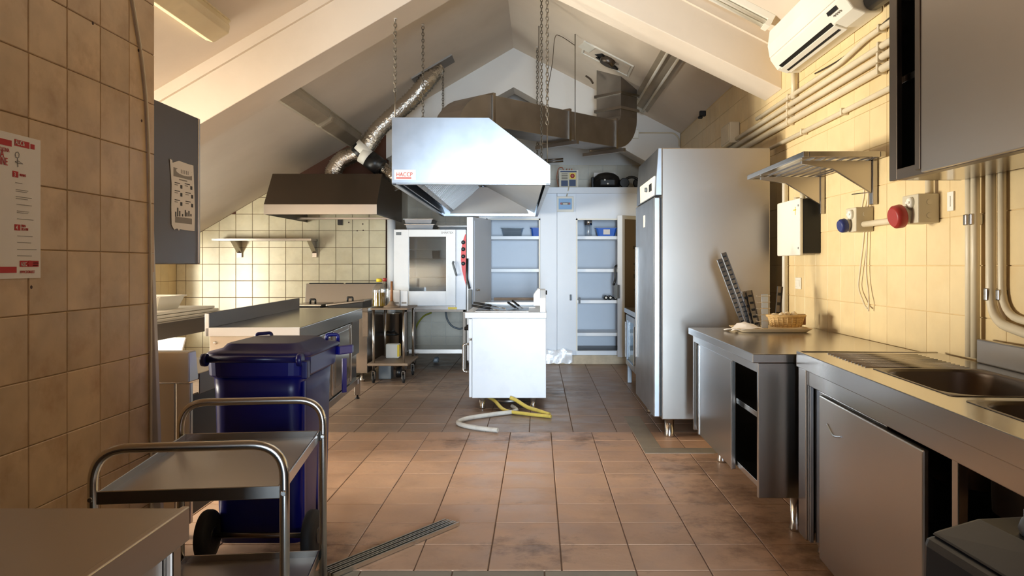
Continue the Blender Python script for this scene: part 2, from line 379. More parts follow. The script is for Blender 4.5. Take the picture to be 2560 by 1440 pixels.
# window band and rear door frames
for nm, lb, ya_, yb_ in (('window_1', 'nearer low window under the eaves of the alcove', WY0, WY1), ('window_2_added', 'unseen low window added behind the beam for the far light', VY0, VY1)):
    w1 = thing(nm, lb, 'window', (XA - .1, (ya_ + yb_) / 2, WZ0)); w1['kind'] = 'structure'
    for k in range(3):
        yy = ya_ + .03 + k * (yb_ - ya_ - .06) / 2; box('window_post', 'white_enamel', w1, XA - .15, XA - .05, yy - .03, yy + .03, WZ0, WZ1)
    box('window_sill', 'white_enamel', w1, XA - .15, XA + .02, ya_, yb_, WZ0 - .03, WZ0)
    for k in range(2):
        h_ = (yb_ - ya_ - .06) / 2; box('pane', 'window_glass', w1, XA - .102, XA - .098, ya_ + .06 + k * h_, ya_ + h_ + k * h_, WZ0, WZ1, 0)
d1 = thing('door_1', 'open doorway behind the photographer', 'door', (.15, DY - .1, 0)); d1['kind'] = 'structure'
for xx in (DX0, DX1 - .04): box('door_frame', 'wood', d1, xx, xx + .04, DY - .16, DY + .02, 0, 2.15)
box('door_head', 'wood', d1, DX0, DX1, DY - .16, DY + .02, 2.11, 2.15)

# ---- tiles: each one a piece of its own, cut where it meets a slope or an edge
def clip(poly, a, b, c):
    # keep a*u + b*v <= c
    out = []
    for i in range(len(poly)):
        p, q = poly[i], poly[(i + 1) % len(poly)]; dp, dq = a * p[0] + b * p[1] - c, a * q[0] + b * q[1] - c
        if dp <= 0: out.append(p)
        if (dp < 0 < dq) or (dq < 0 < dp):
            t = dp / (dp - dq); out.append((p[0] + (q[0] - p[0]) * t, p[1] + (q[1] - p[1]) * t))
    return out
def tile_geo(poly, t, ch):
    cx = sum(p[0] for p in poly) / len(poly); cy = sum(p[1] for p in poly) / len(poly); n = len(poly)
    inner = []
    for x, y in poly:
        d = math.hypot(cx - x, cy - y) or 1; k = min(1.6 * ch / d, .4); inner.append((x + (cx - x) * k, y + (cy - y) * k))
    v = [(x, y, 0) for x, y in poly] + [(x, y, t - ch) for x, y in poly] + [(x, y, t) for x, y in inner]
    f = [[2 * n + i for i in range(n)]]
    for i in range(n):
        j = (i + 1) % n; f += [[i, j, n + j, n + i], [n + i, n + j, 2 * n + j, 2 * n + i]]
    return v, f
def tiles(parent, o, u, v, size, urange, vrange, m, clips=(), single=None, t=0.008, joint=0.004, ch=0.0025, name='tile', jit=0.0006, skip=None):
    o, u, v = Vector(o), Vector(u), Vector(v); n = u.cross(v); rot = Matrix((u, v, n)).transposed().to_4x4()
    h = size / 2 - joint / 2
    full = None; rest_v, rest_f = [], []; cnt = 0
    for i in range(*urange):
        for j in range(*vrange):
            cu, cv = (i + .5) * size, (j + .5) * size
            if skip and skip(cu, cv): continue
            poly = [(-h, -h), (h, -h), (h, h), (-h, h)]; cut = False
            for a, b, c in clips:
                p2 = clip(poly, a, b, c - a * cu - b * cv)
                if len(p2) != len(poly) or any(abs(x - y) > 1e-6 for p, q in zip(p2, poly) for x, y in zip(p, q)): cut = True
                poly = p2
                if len(poly) < 3: break
            if len(poly) < 3: continue
            ar = abs(sum(poly[k][0] * poly[(k + 1) % len(poly)][1] - poly[(k + 1) % len(poly)][0] * poly[k][1] for k in range(len(poly)))) / 2
            if ar < size * size * .03: continue
            pos = o + u * cu + v * cv - n * (t - 0.0) + n * random.uniform(-jit, jit)
            if single is None or single(cu, cv):
                if cut:
                    vv, ff = tile_geo(poly, t, ch); me = bpy.data.meshes.new(name); me.from_pydata(vv, [], ff); me.materials.append(MATS[m])
                else:
                    if full is None:
                        vv, ff = tile_geo(poly, t, ch); full = bpy.data.meshes.new(name); full.from_pydata(vv, [], ff); full.materials.append(MATS[m])
                    me = full
                ob = bpy.data.objects.new(name, me); col.objects.link(ob); ob.parent = parent
                ob.matrix_local = Matrix.Translation(pos) @ rot; cnt += 1
            else:
                vv, ff = tile_geo(poly, t, ch); k = len(rest_v)
                rest_v += [tuple(pos + rot.to_3x3() @ Vector(p)) for p in vv]; rest_f += [[q + k for q in f] for f in ff]
    if rest_v:
        me = bpy.data.meshes.new(name + 's'); me.from_pydata(rest_v, [], rest_f); me.materials.append(MATS[m])
        ob = bpy.data.objects.new(name + 's', me); col.objects.link(ob); ob.parent = parent; ob['kind'] = 'stuff'
    return cnt

TW = 0.225
# near left wall (faces +x): u along +y, v up
tiles(wl, (XL, YJ, 0.035), (0, 1, 0), (0, 0, 1), TW, (-19, 0), (-1, 14), 'tile_left', joint=.0028,
      clips=[(0, -1, 0.035), (0, 1, zr(XL) - .04)], single=lambda a, b: a > -10.2 * TW and b > 0.2)
# right wall (faces -x): u along -y, v up
tiles(wr, (XR, 6.43, -0.02), (0, -1, 0), (0, 0, 1), TW, (-28, 31), (0, 15), 'tile_right', joint=.003, ch=.0015,
      clips=[(0, -1, -0.02), (0, 1, zr(XR) + .0)], single=lambda a, b: -.1 < a < 4.5 and b > .78)
# back left wall (faces -y)
tiles(wb, (-2.055, YG, 0.0), (1, 0, 0), (0, 0, 1), TW, (-13, 0), (0, 14), 'tile_back', joint=.005,
      clips=[(-SL, 1, zr(-2.055) - .005), (-1, 0, 2.825)], single=lambda a, b: b > .5, skip=lambda a, b: b > 2.45 and a > -1.4)  # no tiles high on the right, the dark brown base shows there
# recess back wall
tiles(wk, (XR, YB, -0.01), (1, 0, 0), (0, 0, 1), TW, (-18, 0), (0, 13), 'tile_pale', joint=.005, single=lambda a, b: (a < -2.4 and b < 1.2) or b > 2.2)
# far left wall
tiles(wa, (XA, YG, 0.0), (0, 1, 0), (0, 0, 1), TW, (-32, 0), (0, 8), 'tile_right', joint=.005, clips=[(0, 1, zr(XA) - .01)], single=lambda a, b: a > -.5,
      skip=lambda a, b: (WY0 - .1 < YG + a < WY1 + .1 or VY0 - .1 < YG + a < VY1 + .1) and WZ0 - .1 < b < WZ1 + .1)

# floor fields
FT = 0.3237; BT = 0.351
def fx(u_): return u_
tiles(floor, (0.1045, 3.49, 0), (1, 0, 0), (0, 1, 0), FT, (-16, 6), (-14, 9), 'floor_tile', joint=.0055, ch=.002, name='floor_tile', jit=.0007,
      clips=[(1, 0, XR - .1045), (0, 1, 6.385 - 3.49)], single=lambda a, b: a > -2.0 and b > 0,
      skip=lambda a, b: (b < 0 and a < FT) )
tiles(floor, (0.428, 3.49, 0), (1, 0, 0), (0, 1, 0), 0.4, (-13, 0), (-11, 0), 'floor_grey', joint=.006, ch=.002, name='floor_tile', jit=.0006, single=lambda a, b: b > -.5 and a > -2)
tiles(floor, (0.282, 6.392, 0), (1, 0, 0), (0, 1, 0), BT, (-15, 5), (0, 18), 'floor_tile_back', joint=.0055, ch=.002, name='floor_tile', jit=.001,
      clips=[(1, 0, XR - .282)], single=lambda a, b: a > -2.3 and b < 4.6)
for q in ((.757, .897, 5.82, 7.05), (.757, 1.32, 5.66, 5.82), (1.325, 1.9, 5.66, 5.82)):
    box('floor_border', 'floor_grey', floor, q[0], q[1], q[2], q[3], -.004, .004, bev=.002)

# ------------------------------------------------------------------ extraction hood over the island, its chains and the cooker
hd = thing('extraction_hood', 'large stainless extraction hood hanging on chains over the island cooker', 'extractor hood', (-0.534, 6.4, 1.99), R(1.4), local=True)
HW, HL, HT = 0.633, 4.15, 0.524
prof = [(-HW, 0.0), (-HW, HT), (0.14, HT), (HW, 0.146), (HW, 0.0)]
sh = MB()
tk = .006
for y0, y1 in ((0, .012), (HL - .012, HL)): sh.prism(prof, y0, y1)
for (a, b), nm in (((prof[0], prof[1]), 0), ((prof[1], prof[2]), 0), ((prof[2], prof[3]), 0), ((prof[3], prof[4]), 0)):
    dx, dz = b[0] - a[0], b[1] - a[1]; L = math.hypot(dx, dz); nx, nz = dz / L * tk, -dx / L * tk
    sh.prism([a, b, (b[0] + nx, b[1] + nz), (a[0] + nx, a[1] + nz)], .012, HL - .012)
sh.build('shell', 'steel_bright', hd, bev=.0015)
lip = MB()
for x0, x1, y0, y1 in ((-HW, -HW + .035, 0, HL), (HW - .035, HW, 0, HL), (-HW, HW, 0, .035), (-HW, HW, HL - .035, HL)): lip.box(x0, x1, y0, y1, -.012, .0)
lip.build('rim', 'steel_bright', hd, bev=.002, fix=False)
# gutter and sloped inner sheets
MB().plate((-HW + .05, .05, .02), (-HW + .05, HL - .05, .02), (-HW + .02, HL - .05, .10), (-HW + .02, .05, .10), .01).build('gutter', 'steel_bright', hd)
MB().plate((-.12, .08, .40), (-.12, HL - .08, .40), (HW - .05, HL - .08, .03), (HW - .05, .08, .03), .008).build('inner_sheet', 'steel_lit_inside', hd)
MB().plate((-HW + .12, HL - .10, .02), (HW - .12, HL - .10, .02), (HW - .3, HL - .25, .35), (-HW + .2, HL - .25, .35), .008).build('inner_sheet', 'steel_lit_inside', hd)
# baffle filters leaning along the left half
NF = 8
for k in range(NF):
    y0 = .30 + k * .46; y1 = y0 + .44
    fr = MB(); P = lambda s, y, d=0: (-HW + .14 + s * .40 - d * .62, y, .03 + s * .34 + d * .78)
    def bar(s0, s1, ya, yb, t=.012, d=0.0):
        return fr.plate(P(s0, yb, d), P(s1, yb, d), P(s1, ya, d), P(s0, ya, d), t)
    bar(0, .08, y0, y1); bar(.92, 1, y0, y1); bar(0, 1, y0, y0 + .03); bar(0, 1, y1 - .03, y1)
    f_ = fr.build('filter', 'steel_lit_inside', hd)
    fr = MB(); bar(.04, .96, y0 + .01, y1 - .01, .006, .03); fr.build('filter_backing', 'black_metal', f_)
    for q in range(4):
        fr = MB(); ya = y0 + .075 + q * .09; bar(.06, .94, ya, ya + .035, .008); fr.build('baffle', 'steel_lit_inside', f_)
st = MB().box(-HW + .02, -HW + .19, -.0025, 0, .025, .105).build('sticker', 'white_plastic', hd, fix=False)
text('HACCP', .046, (-HW + .035, -.003, .052), '-y', 'print_red', st, sx=.85)
MB().box(-HW + .035, -HW + .155, -.003, -.0022, .034, .044).build('sticker_bar', 'print_red', st, fix=False)
MB().box(-.46, -.36, .25, .5, HT, HT + .02).box(-.45, -.41, .28, .4, HT + .02, HT + .035).build('cable_gland', 'white_plastic', hd, fix=False)

# chain links
lk = MB(); N = 14
pts = []
for i in range(N):
    a = 2 * math.pi * i / N; pts.append((0.0115 * math.cos(a), 0, 0.0205 * math.sin(a)))
lk.tube(pts, .0040, 6, closed=True)
def chain(name, label, x, y, ztop, zbot, rod):
    c = thing(name, label, 'chain', (x, y, zbot), 0, 'hood chains', local=True)
    link = lk.build('link', 'chain_metal', None); me = link.data; bpy.data.objects.remove(link)
    z = rod + .02; k = 0; top = ztop - zbot
    while z < top - .01:
        o = bpy.data.objects.new('link', me); col.objects.link(o); o.parent = c
        o.location = (0, 0, z); o.rotation_euler = (0, R(4) * math.sin(k * 1.7), (k % 2) * R(90) + R(20)); z += .0325; k += 1
    MB().cyl((0, 0, 0), (0, 0, rod), .0045, n=8).lathe([(.009, 0), (.009, .012), (.004, .016)], n=8).build('hook_rod', 'chain_metal', c)
    hk = [(0, 0, top - .01), (0, 0, top + .012)]
    MB().tube(hk, .006, 8).lathe([(.016, top + .006), (.016, top + .016)], n=10).build('ceiling_hook', 'trim_white', c)
cz = lambda x: 3.81 - .586 * (RX - x) if x < RX else 3.81 - .485 * (x - RX)
chain('hanging_chain', 'short dark chain from the beam to the near left end of the hood', -1.155, 6.47, cz(-1.155) - .012, 2.512, .22)
chain('hanging_chain', 'dark chain from the sloped ceiling to the middle left of the hood', -1.165, 8.1, zr(-1.165) - .02, 2.512, .1)
chain('hanging_chain', 'farthest dark chain left of the square duct', -1.20, 10.1, zr(-1.2) - .02, 2.512, .05)
chain('hanging_chain', 'long dark chain to the low near right edge of the hood', .075, 6.50, cz(.08) - .012, 2.142, .33)
chain('hanging_chain', 'long dark chain to the middle right edge of the hood', .035, 8.1, zr(.03) - .02, 2.142, .1)
chain('hanging_chain', 'farthest long dark chain on the right of the hood', -.01, 10.1, zr(-.01) - .02, 2.142, .05)

# island cooker
CX0, CX1, CY = -0.637, 0.074, 7.37
ck = thing('island_cooker', 'white bluish steel cooker block standing on round feet under the hood', 'cooker', ((CX0 + CX1) / 2, CY, 0))
box('body', 'white_enamel', ck, CX0 + .03, CX1, CY, CY + 2.0, .11, .845, .004)
box('door_side', 'white_enamel', ck, CX0, CX0 + .027, CY + .003, CY + .75, .115, .64, .006)
box('door_side', 'white_enamel', ck, CX0, CX0 + .027, CY + .77, CY + 1.9, .115, .64, .006)
box('control_panel', 'white_enamel', ck, CX0 - .005, CX0 + .03, CY + .003, CY + 2.0, .66, .84, .004)
box('worktop', 'white_enamel', ck, CX0 - .035, CX1 + .006, CY - .02, CY + 2.03, .845, .9, .006)
MB().tube(arc([(CX0 - .0, CY + .08, .60), (CX0 - .06, CY + .08, .60), (CX0 - .06, CY + .08, .34), (CX0 - .0, CY + .08, .34)], .03), .011, 8).build('door_handle', 'chrome', ck)
for k, yy in enumerate((CY + .15, CY + .40, CY + 1.1, CY + 1.6)):
    o = MB().lathe([(.026, 0), (.026, .012), (.018, .016), (.018, .045), (.014, .05)], (0, 0, 0), 14, 'x').build('knob', 'black_plastic', ck, loc=(0, 0, 0))
    o.location = (CX0 - .005 - (CX0 + CX1) / 2, yy - CY, .74); o.rotation_euler = (0, 0, R(180))
fm = None
for (xx, yy) in ((CX0 + .12, CY + .08), (CX1 - .12, CY + .10), (CX0 + .12, CY + 1.85), (CX1 - .12, CY + 1.85)):
    MB().lathe([(.028, 0), (.030, .01), (.026, .03), (.027, .11)], (xx, yy, 0), 14).build('foot', 'chrome', ck)
MB().box(CX0 + .05, CX1 - .16, CY + .06, CY + .62, .9, .912).build('griddle_plate', 'steel', ck, bev=.004, fix=False)
box('griddle_plate', 'steel', ck, CX0 + .05, CX1 - .10, CY + .72, CY + 1.35, .9, .912, .004)
box('griddle_plate', 'steel', ck, CX0 + .05, CX1 - .10, CY + 1.42, CY + 1.95, .9, .93, .004)
# splash guard with slanted front at the right corner
MB().prism([(CY + .0, .9), (CY + .62, .9), (CY + .62, 1.10), (CY + .10, 1.10), (CY + .0, 1.03)], CX1 - .055, CX1 - .002, axis='x').build('splash_guard', 'white_enamel', ck, bev=.004)
box('back_rail', 'rusty_board', ck, CX0 + .12, CX1 - .05, CY + 1.97, CY + 2.03, .9, .955, .003)
MB().prism([(CX1 - .115, .96), (CX1 - .055, .96), (CX1 - .055, 1.115), (CX1 - .075, 1.115), (CX1 - .115, 1.06)], CY + .004, CY + .3).build('corner_guard', 'white_enamel', ck, bev=.003)
MB().lathe([(.02, 0), (.02, .012)], (CX1 - .002, CY + .06, 1.08), 12, 'x').build('guard_knob', 'black_plastic', ck)
# fryer baskets' handles lying on top: each one a thing
def grip(label, p0, p1, p2):
    t = thing('basket_handle', label, 'handle', p0, 0, 'black handled fryer handles on the cooker')
    MB().tube([p0, p1], .011, 8).build('grip', 'black_plastic', t)
    MB().tube(arc([p1, p2, (p2[0], p2[1], .915)], .02), .004, 6).build('wire', 'chrome', t)
zt = .935
grip('lowest black fryer handle lying at the left of the cooker top', at(1180, 764, 7.6), at(1225, 771, 7.55), at(1262, 778, 7.5))
grip('black fryer handle crossing above the lowest one at the left', at(1184, 757, 7.75), at(1228, 764, 7.7), at(1264, 772, 7.6))
grip('left one of the two short slanted black handles', at(1270, 756, 7.9), at(1288, 768, 7.8), at(1302, 775, 7.7))
grip('right one of the two short slanted black handles', at(1281, 752, 8.0), at(1297, 764, 7.9), at(1310, 773, 7.8))

# hoses under the cooker
def hose(name, label, pts, r, m, cat='hose', grp=None, n=10):
    o = MB().tube(spline(pts, n), r, 10).build(name, m, None, loc=pts[0]); return tag(o, label, cat, grp)
hose('drain_hose', 'white corrugated drain hose curling out on the floor before the cooker',
     [(-.24, 7.45, .022), (-.20, 7.2, .022), (-.38, 7.05, .022), (-.60, 6.86, .022), (-.668, 6.68, .022), (-.60, 6.54, .022), (-.45, 6.42, .022), (-.32, 6.36, .022)], .019, 'white_hose')
hose('gas_hose', 'yellow gas hose running out flat from under the cooker', [(-.47, 7.6, .08), (-.40, 7.42, .075), (-.30, 7.2, .03), (-.12, 7.08, .02), (.07, 6.98, .018), (.115, 6.96, .018)], .016, 'yellow_hose', 'hose', 'yellow hoses at the cooker')
hose('gas_hose', 'upper yellow gas hose poking up at the cooker edge', [(-.255, 7.33, .12), (-.20, 7.31, .10), (-.10, 7.22, .055), (0, 7.12, .04), (.10, 7.03, .022)], .017, 'yellow_hose', 'hose', 'yellow hoses at the cooker')
hose('flex_pipe', 'grey ribbed pipe lying in the dark under the cooker', [(-.42, 7.7, .03), (-.30, 7.55, .05), (-.15, 7.6, .05), (-.05, 7.8, .03)], .02, 'galvanised')

# ------------------------------------------------------------------ square galvanised duct with elbows
du = thing('exhaust_duct', 'brown-grey square sheet metal duct crossing above the hood', 'duct', (0, 9.0, 2.52))
d = Vector((.70, .714, 0)).normalized(); w = Vector((d.y, -d.x, 0)); Zup = Vector((0, 0, 1))
def rect_ring(c, tang, hw, hh):
    c = Vector(c); nrm = w.cross(tang).normalized()
    return [c + w * hw + nrm * hh, c - w * hw + nrm * hh, c - w * hw - nrm * hh, c + w * hw - nrm * hh]
f1 = Vector((-.59, 8.22, 2.895)); f3 = Vector((.79, 9.63, 2.895)); HHd, HWd = .158, .19
E_ = MB(); rings = []
# left elbow: from straight up out of the hood, bending over to the run
R0 = .30; cE = f1 - d * .02 - Zup * R0
for k in range(9):
    a = math.pi / 2 * k / 8
    c = cE + Zup * (R0 * math.sin(a)) - d * (R0 * math.cos(a)); tg = Zup * math.cos(a) + d * math.sin(a)
    rings.append(rect_ring(c, tg, HWd, HHd))
base = cE - d * R0
rings = [rect_ring((base.x, base.y, 2.516), Zup, HWd, HHd)] + rings
E_.loft(rings).build('left_elbow', 'galvanised', du)
f2 = f1 + (f3 - f1) * .58
MB().loft([rect_ring(f1, d, HWd, HHd), rect_ring(f2, d, HWd, HHd)]).build('middle_run', 'galvanised', du, bev=.003)
MB().loft([rect_ring(f2, d, HWd, HHd), rect_ring(f3, d, HWd, HHd)]).build('end_run', 'galvanised', du, bev=.003)
rings = []; cE = f3 + d * .02 + Zup * .23
for k in range(9):
    a = math.pi / 2 * k / 8
    c = cE - Zup * (.23 * math.cos(a)) + d * (.23 * math.sin(a)); tg = d * math.cos(a) + Zup * math.sin(a)
    rings.append(rect_ring(c, tg, HWd, HHd))
MB().loft(rings).build('right_elbow', 'galvanised', du)
top = cE + d * .23
MB().loft([rect_ring(top, Zup, HWd, HHd), rect_ring((top.x, top.y, 3.78), Zup, HWd, HHd)]).build('riser', 'galvanised', du, bev=.003)
def flange(c, tg, nm='flange'):
    MB().loft([rect_ring(Vector(c) - tg * .018, tg, HWd + .022, HHd + .022), rect_ring(Vector(c) + tg * .018, tg, HWd + .022, HHd + .022)]).build(nm, 'steel', du, bev=.002)
flange(f1, d); flange(f2, d); flange(f3, d)
for zz in (3.22, 3.40): flange((top.x, top.y, zz), Zup)
for c, nm in ((f2, 0), (f3, 1)):
    o = MB().box(-.32, .32, -.02, .02, -.02, .02).build('hanger_bar', 'galvanised', du, fix=False, loc=(0, 0, 0))
    o.location = Vector((c.x, c.y, c.z - HHd - .045)) - OFF[du]; o.rotation_euler = (0, 0, math.atan2(w.y, w.x))
for p, l_ in (((f2 + w * .28), 'near'), ((f2 - w * .28), 'far')):
    o = MB().cyl((p.x, p.y, f2.z - HHd - .06), (p.x, p.y, zr(p.x) + .0), .006, n=8).build('hanger_rod', 'galvanised', None, loc=(p.x, p.y, f2.z))
    tag(o, 'thin ' + l_ + ' hanger rod from the ceiling to the duct', 'rod', 'duct hanger rods')

# flexible foil duct and black clamp over the left hood
fd = thing('foil_duct', 'crinkled silver foil duct from the ceiling plate down to the left hood', 'duct', at(1080, 180, 9.65))
pl = [at(1092, 168, 9.72), at(1066, 205, 9.6), at(1030, 248, 9.6), at(985, 288, 9.6), at(945, 325, 9.6), at(922, 358, 9.6), at(908, 380, 9.6)]
def corrug(pts, r, n=16):
    P = spline(pts, 14); return MB().tube(P, [r * (1.0 if i % 2 else .90) + random.uniform(-.005, .005) for i in range(len(P))], n)
corrug(pl, .108).build('upper_hose', 'foil', fd)
corrug([at(906, 378, 9.6), at(880, 388, 9.6), at(852, 402, 9.6), at(836, 425, 9.6), at(834, 440, 9.62)], .105).build('lower_hose', 'foil', fd)
corrug([at(950, 415, 9.6), at(968, 430, 9.55), at(985, 445, 9.5), at(1000, 470, 9.5)], .075).build('branch_hose', 'foil', fd)
MB().tube([at(918, 366, 9.6), at(902, 384, 9.6)], .125, 18).build('collar', 'white_plastic', fd)
MB().tube([at(908, 374, 9.6), at(893, 389, 9.6)], .118, 18).build('clamp', 'black_plastic', fd)
MB().tube([at(905, 386, 9.56), at(930, 402, 9.56)], .10, 18).build('tee', 'white_plastic', fd)
MB().tube([at(922, 397, 9.54), at(953, 420, 9.54)], .108, 18).build('sleeve', 'black_plastic', fd)
pn = Vector((SL, 0, -1)).normalized()
c0 = Vector(at(1082, 168, 9.70)); c0.z = zr(c0.x); du_ = Vector((1, 0, SL)).normalized()
MB().plate(c0 - du_ * .28 - Vector((0, .16, 0)), c0 - du_ * .28 + Vector((0, .16, 0)), c0 + du_ * .28 + Vector((0, .16, 0)), c0 + du_ * .28 - Vector((0, .16, 0)), -.02).build('ceiling_plate', 'galvanised', fd)

# ------------------------------------------------------------------ left wall hood, shelf, range
lh = thing('wall_hood', 'brown-grey steel canopy hood on the back left tile wall', 'extractor hood', (-2.48, 9.1, 1.91))
x0, x1 = -3.12, -1.834
MB().add([(x0, 9.1, 2.028), (x1, 9.1, 2.028), (x1, 10.79, 2.028), (x0, 10.79, 2.028), (x0, 9.4, 2.41), (x1, 9.4, 2.41), (x1, 10.79, 2.41), (x0, 10.79, 2.41)],
         [(4, 5, 6, 7), (0, 1, 5, 4), (1, 2, 6, 5), (2, 3, 7, 6), (3, 0, 4, 7)]).build('canopy', 'steel_dark', lh, bev=.003, fix=False)
MB().box(x0, x1, 9.1, 9.112, 1.912, 2.028).build('front_band', 'steel_soft', lh, fix=False, bev=.002)
MB().box(x0, x0 + .012, 9.112, 10.79, 1.912, 2.028).box(x1 - .012, x1, 9.112, 10.79, 1.912, 2.028).build('side_band', 'steel_dark', lh, fix=False)
box('back_gutter', 'steel_soft', lh, x0, x1, 10.3, 10.36, 1.925, 1.95)
for k in range(10):
    xa = x0 + .32 + k * .088 + (.06 if k > 4 else 0)
    MB().plate((xa, 9.35, 1.95), (xa + .05, 9.35, 1.95), (xa + .05, 10.3, 2.05), (xa, 10.3, 2.05), -.01).build('baffle', 'steel', lh)
box('lamp_box', 'black_plastic', lh, -2.62, -2.56, 10.45, 10.52, 1.86, 1.95, .005)
sf = thing('wall_shelf', 'thin steel shelf on two brackets below the left hood', 'shelf', (-3.6, 10.6, 1.65))
box('board', 'steel', sf, -4.28, -2.97, 10.48, 10.788, 1.655, 1.685)
for xx in (-4.02, -3.01):
    MB().prism([(10.52, 1.655), (10.788, 1.655), (10.788, 1.44), (10.765, 1.44), (10.765, 1.50)], xx - .03, xx + .03, axis='x').build('bracket', 'steel', sf, bev=.002)
rg = thing('cooking_range', 'low steel range with lidded pans wells against the back left wall', 'cooker', (-2.44, 9.11, 0))
box('body', 'steel', rg, -2.95, -1.95, 9.14, 10.15, .1, .80, .004)
box('worktop', 'steel', rg, -2.96, -1.935, 9.1, 10.2, .80, .85, .006)
MB().prism([(10.08, .85), (10.2, .85), (10.2, 1.10), (10.14, 1.10)], -2.94, -1.95, axis='x').build('back_panel', 'steel_soft', rg, bev=.004)
box('vent_slot', 'black_metal', rg, -2.90, -2.47, 10.135, 10.18, 1.099, 1.112, .003)
box('vent_slot', 'black_metal', rg, -2.44, -1.98, 10.135, 10.18, 1.099, 1.112, .003)
box('side_rail', 'rusty_board', rg, -2.0, -1.94, 9.12, 9.16, .52, .80, .003)
for xx in (-2.85, -2.02): MB().lathe([(.03, 0), (.03, .03), (.022, .04), (.022, .1)], (xx, 9.19, 0), 12).build('foot', 'chrome', rg)
for k, (xa, xb) in enumerate(((-2.83, -2.49), (-2.44, -2.0))):
    ln = thing('fryer_lid', ('left' if k == 0 else 'right') + ' flat steel lid with a black knob on the range', 'lid', ((xa + xb) / 2, 9.5, .85), 0, 'lids on the range')
    tl = .0 if k == 0 else .05
    MB().prism([(xa, .862), (xb, .862 + tl), (xb, .885 + tl), (xa, .885)], 9.2, 9.75).build('plate', 'steel', ln, bev=.006)
    MB().prism([(xa + .02, .85), (xb - .02, .85), (xb - .02, .862 + tl), (xa + .02, .862)], 9.22, 9.72).build('rim', 'black_metal', ln)
    xm = (xa + xb) / 2; MB().tube(arc([(xm - .03, 9.45, .88), (xm - .03, 9.45, .93 + tl * .5), (xm + .03, 9.45, .93 + tl * .5), (xm + .03, 9.45, .88)], .012), .012, 8).build('knob', 'black_plastic', ln)

# ------------------------------------------------------------------ long worktable on the left
wt = thing('worktable', 'long steel worktable with white end panel and upstand behind the blue bin', 'table', (-1.64, 5.51, 0), R(3.0), local=True)
WW, WL = 0.635, 2.55
box('top', 'steel', wt, -WW, 0, 0, WL, .86, .9, .004)
box('front_edge', 'steel', wt, -.012, .003, 0, WL, .80, .9, .003)
box('end_edge', 'white_enamel', wt, -WW, 0, -.004, .01, .845, .905, .003)
MB().prism([(-WW, .9), (-WW + .016, .9), (-WW + .016, 1.005), (-WW, 1.005)], 0.004, WL).build('upstand', 'steel_dark', wt, bev=.002)
box('upstand_end', 'white_enamel', wt, -WW - .006, -WW + .022, -.004, .004, .845, 1.0, .002)
box('end_panel', 'cream_panel', wt, -WW + .02, -.02, .012, .04, .2, .845, .003)
for xx in (-.04, -WW + .06): o = MB().lathe([(.012, 0), (.012, .004), (.006, .007)], (0, 0, 0), 10, 'y').build('screw', 'chrome', wt); o.location = (xx, .012, .80); o.rotation_euler = (0, 0, R(180))
box('body', 'steel', wt, -WW + .03, -.05, .04, WL - .03, .18, .845, .003)
for a, b in ((.08, 1.25), (1.28, 2.1)):
    dr = box('door', 'steel_soft', wt, -.05, -.028, a, b, .22, .78, .004)
    box('door_panel', 'steel', dr, -.03, -.022, a + .07, b - .12, .28, .74, .003)
    box('handle', 'chrome', dr, -.028, -.012, b - .07, b - .03, .24, .77, .004)
box('drawer_unit', 'steel_dark', wt, -.05, -.018, 2.12, 2.5, .46, .79, .004)
box('bottom_rail', 'steel', wt, -.055, -.02, .05, WL - .02, .15, .21, .003)
for yy in (.10, WL - .06): 
    MB().box(-.06, -.01, yy - .025, yy + .025, .04, .2).build('leg', 'steel', wt, fix=False, bev=.003)
    MB().lathe([(.022, 0), (.022, .012), (.01, .016), (.01, .045)], (-.035, yy, 0), 12).build('foot', 'black_plastic', wt)

# ------------------------------------------------------------------ combi oven on its stand
ov = thing('combi_oven', 'large white combi steam oven with a glass door and red control strip', 'oven', (-1.33, 10.2, .765))
ox0, ox1, oy = -1.836, -0.92, 10.2
box('body', 'white_enamel', ov, ox0 + .01, ox1, oy + .31, oy + .9, .765, 1.79, .006)
MB().box(ox0 + .01, ox0 + .05, oy + .04, oy + .31, .765, 1.79).box(-1.06, ox1, oy + .04, oy + .31, .765, 1.79).box(ox0 + .05, -1.06, oy + .04, oy + .31, .765, .85).box(ox0 + .05, -1.06, oy + .04, oy + .31, 1.72, 1.79).build('front_casing', 'white_enamel', ov, fix=False, bev=.002)
box('chamber_back', 'steel', ov, ox0 + .05, -1.06, oy + .295, oy + .309, .85, 1.72)
# door frame of four pieces around the pane
dz0, dz1, dx0, dx1 = .79, 1.79, ox0, -1.05
gx0, gx1, gz0, gz1 = at(1022, 0, oy)[0], at(1115, 0, oy)[0], at(0, 728, oy)[2], at(0, 592, oy)[2]
dr = MB().box(dx0, gx0, oy, oy + .045, dz0 + .03, dz1).box(gx1, dx1, oy, oy + .045, dz0 + .03, dz1).box(gx0, gx1, oy, oy + .045, gz1, dz1).box(gx0, gx1, oy, oy + .045, dz0 + .03, gz0).build('door', 'white_enamel', ov, fix=False, bev=.004)
box('pane', 'oven_glass', dr, gx0, gx1, oy + .012, oy + .018, gz0, gz1, 0)
MB().tube(arc([at(1133, 655, oy), (at(1133, 655, oy)[0], oy - .05, at(0, 658, oy)[2]), (at(1141, 0, oy)[0], oy - .05, at(0, 685, oy)[2]), at(1141, 688, oy)], .02), .014, 8).build('handle', 'grey_plastic', dr)
text('SMARTEX', .036, (at(1103, 0, oy)[0], oy - .001, at(0, 584, oy)[2]), '-y', 'print_grey', dr, sx=1.0)
box('badge', 'grey_plastic', dr, at(990, 0, oy)[0], at(1003, 0, oy)[0], oy - .003, oy + .001, at(0, 588, oy)[2], at(0, 580, oy)[2], .001)
box('base_panel', 'steel', ov, ox0 + .09, dx1, oy + .01, oy + .04, .765, .815, .002)
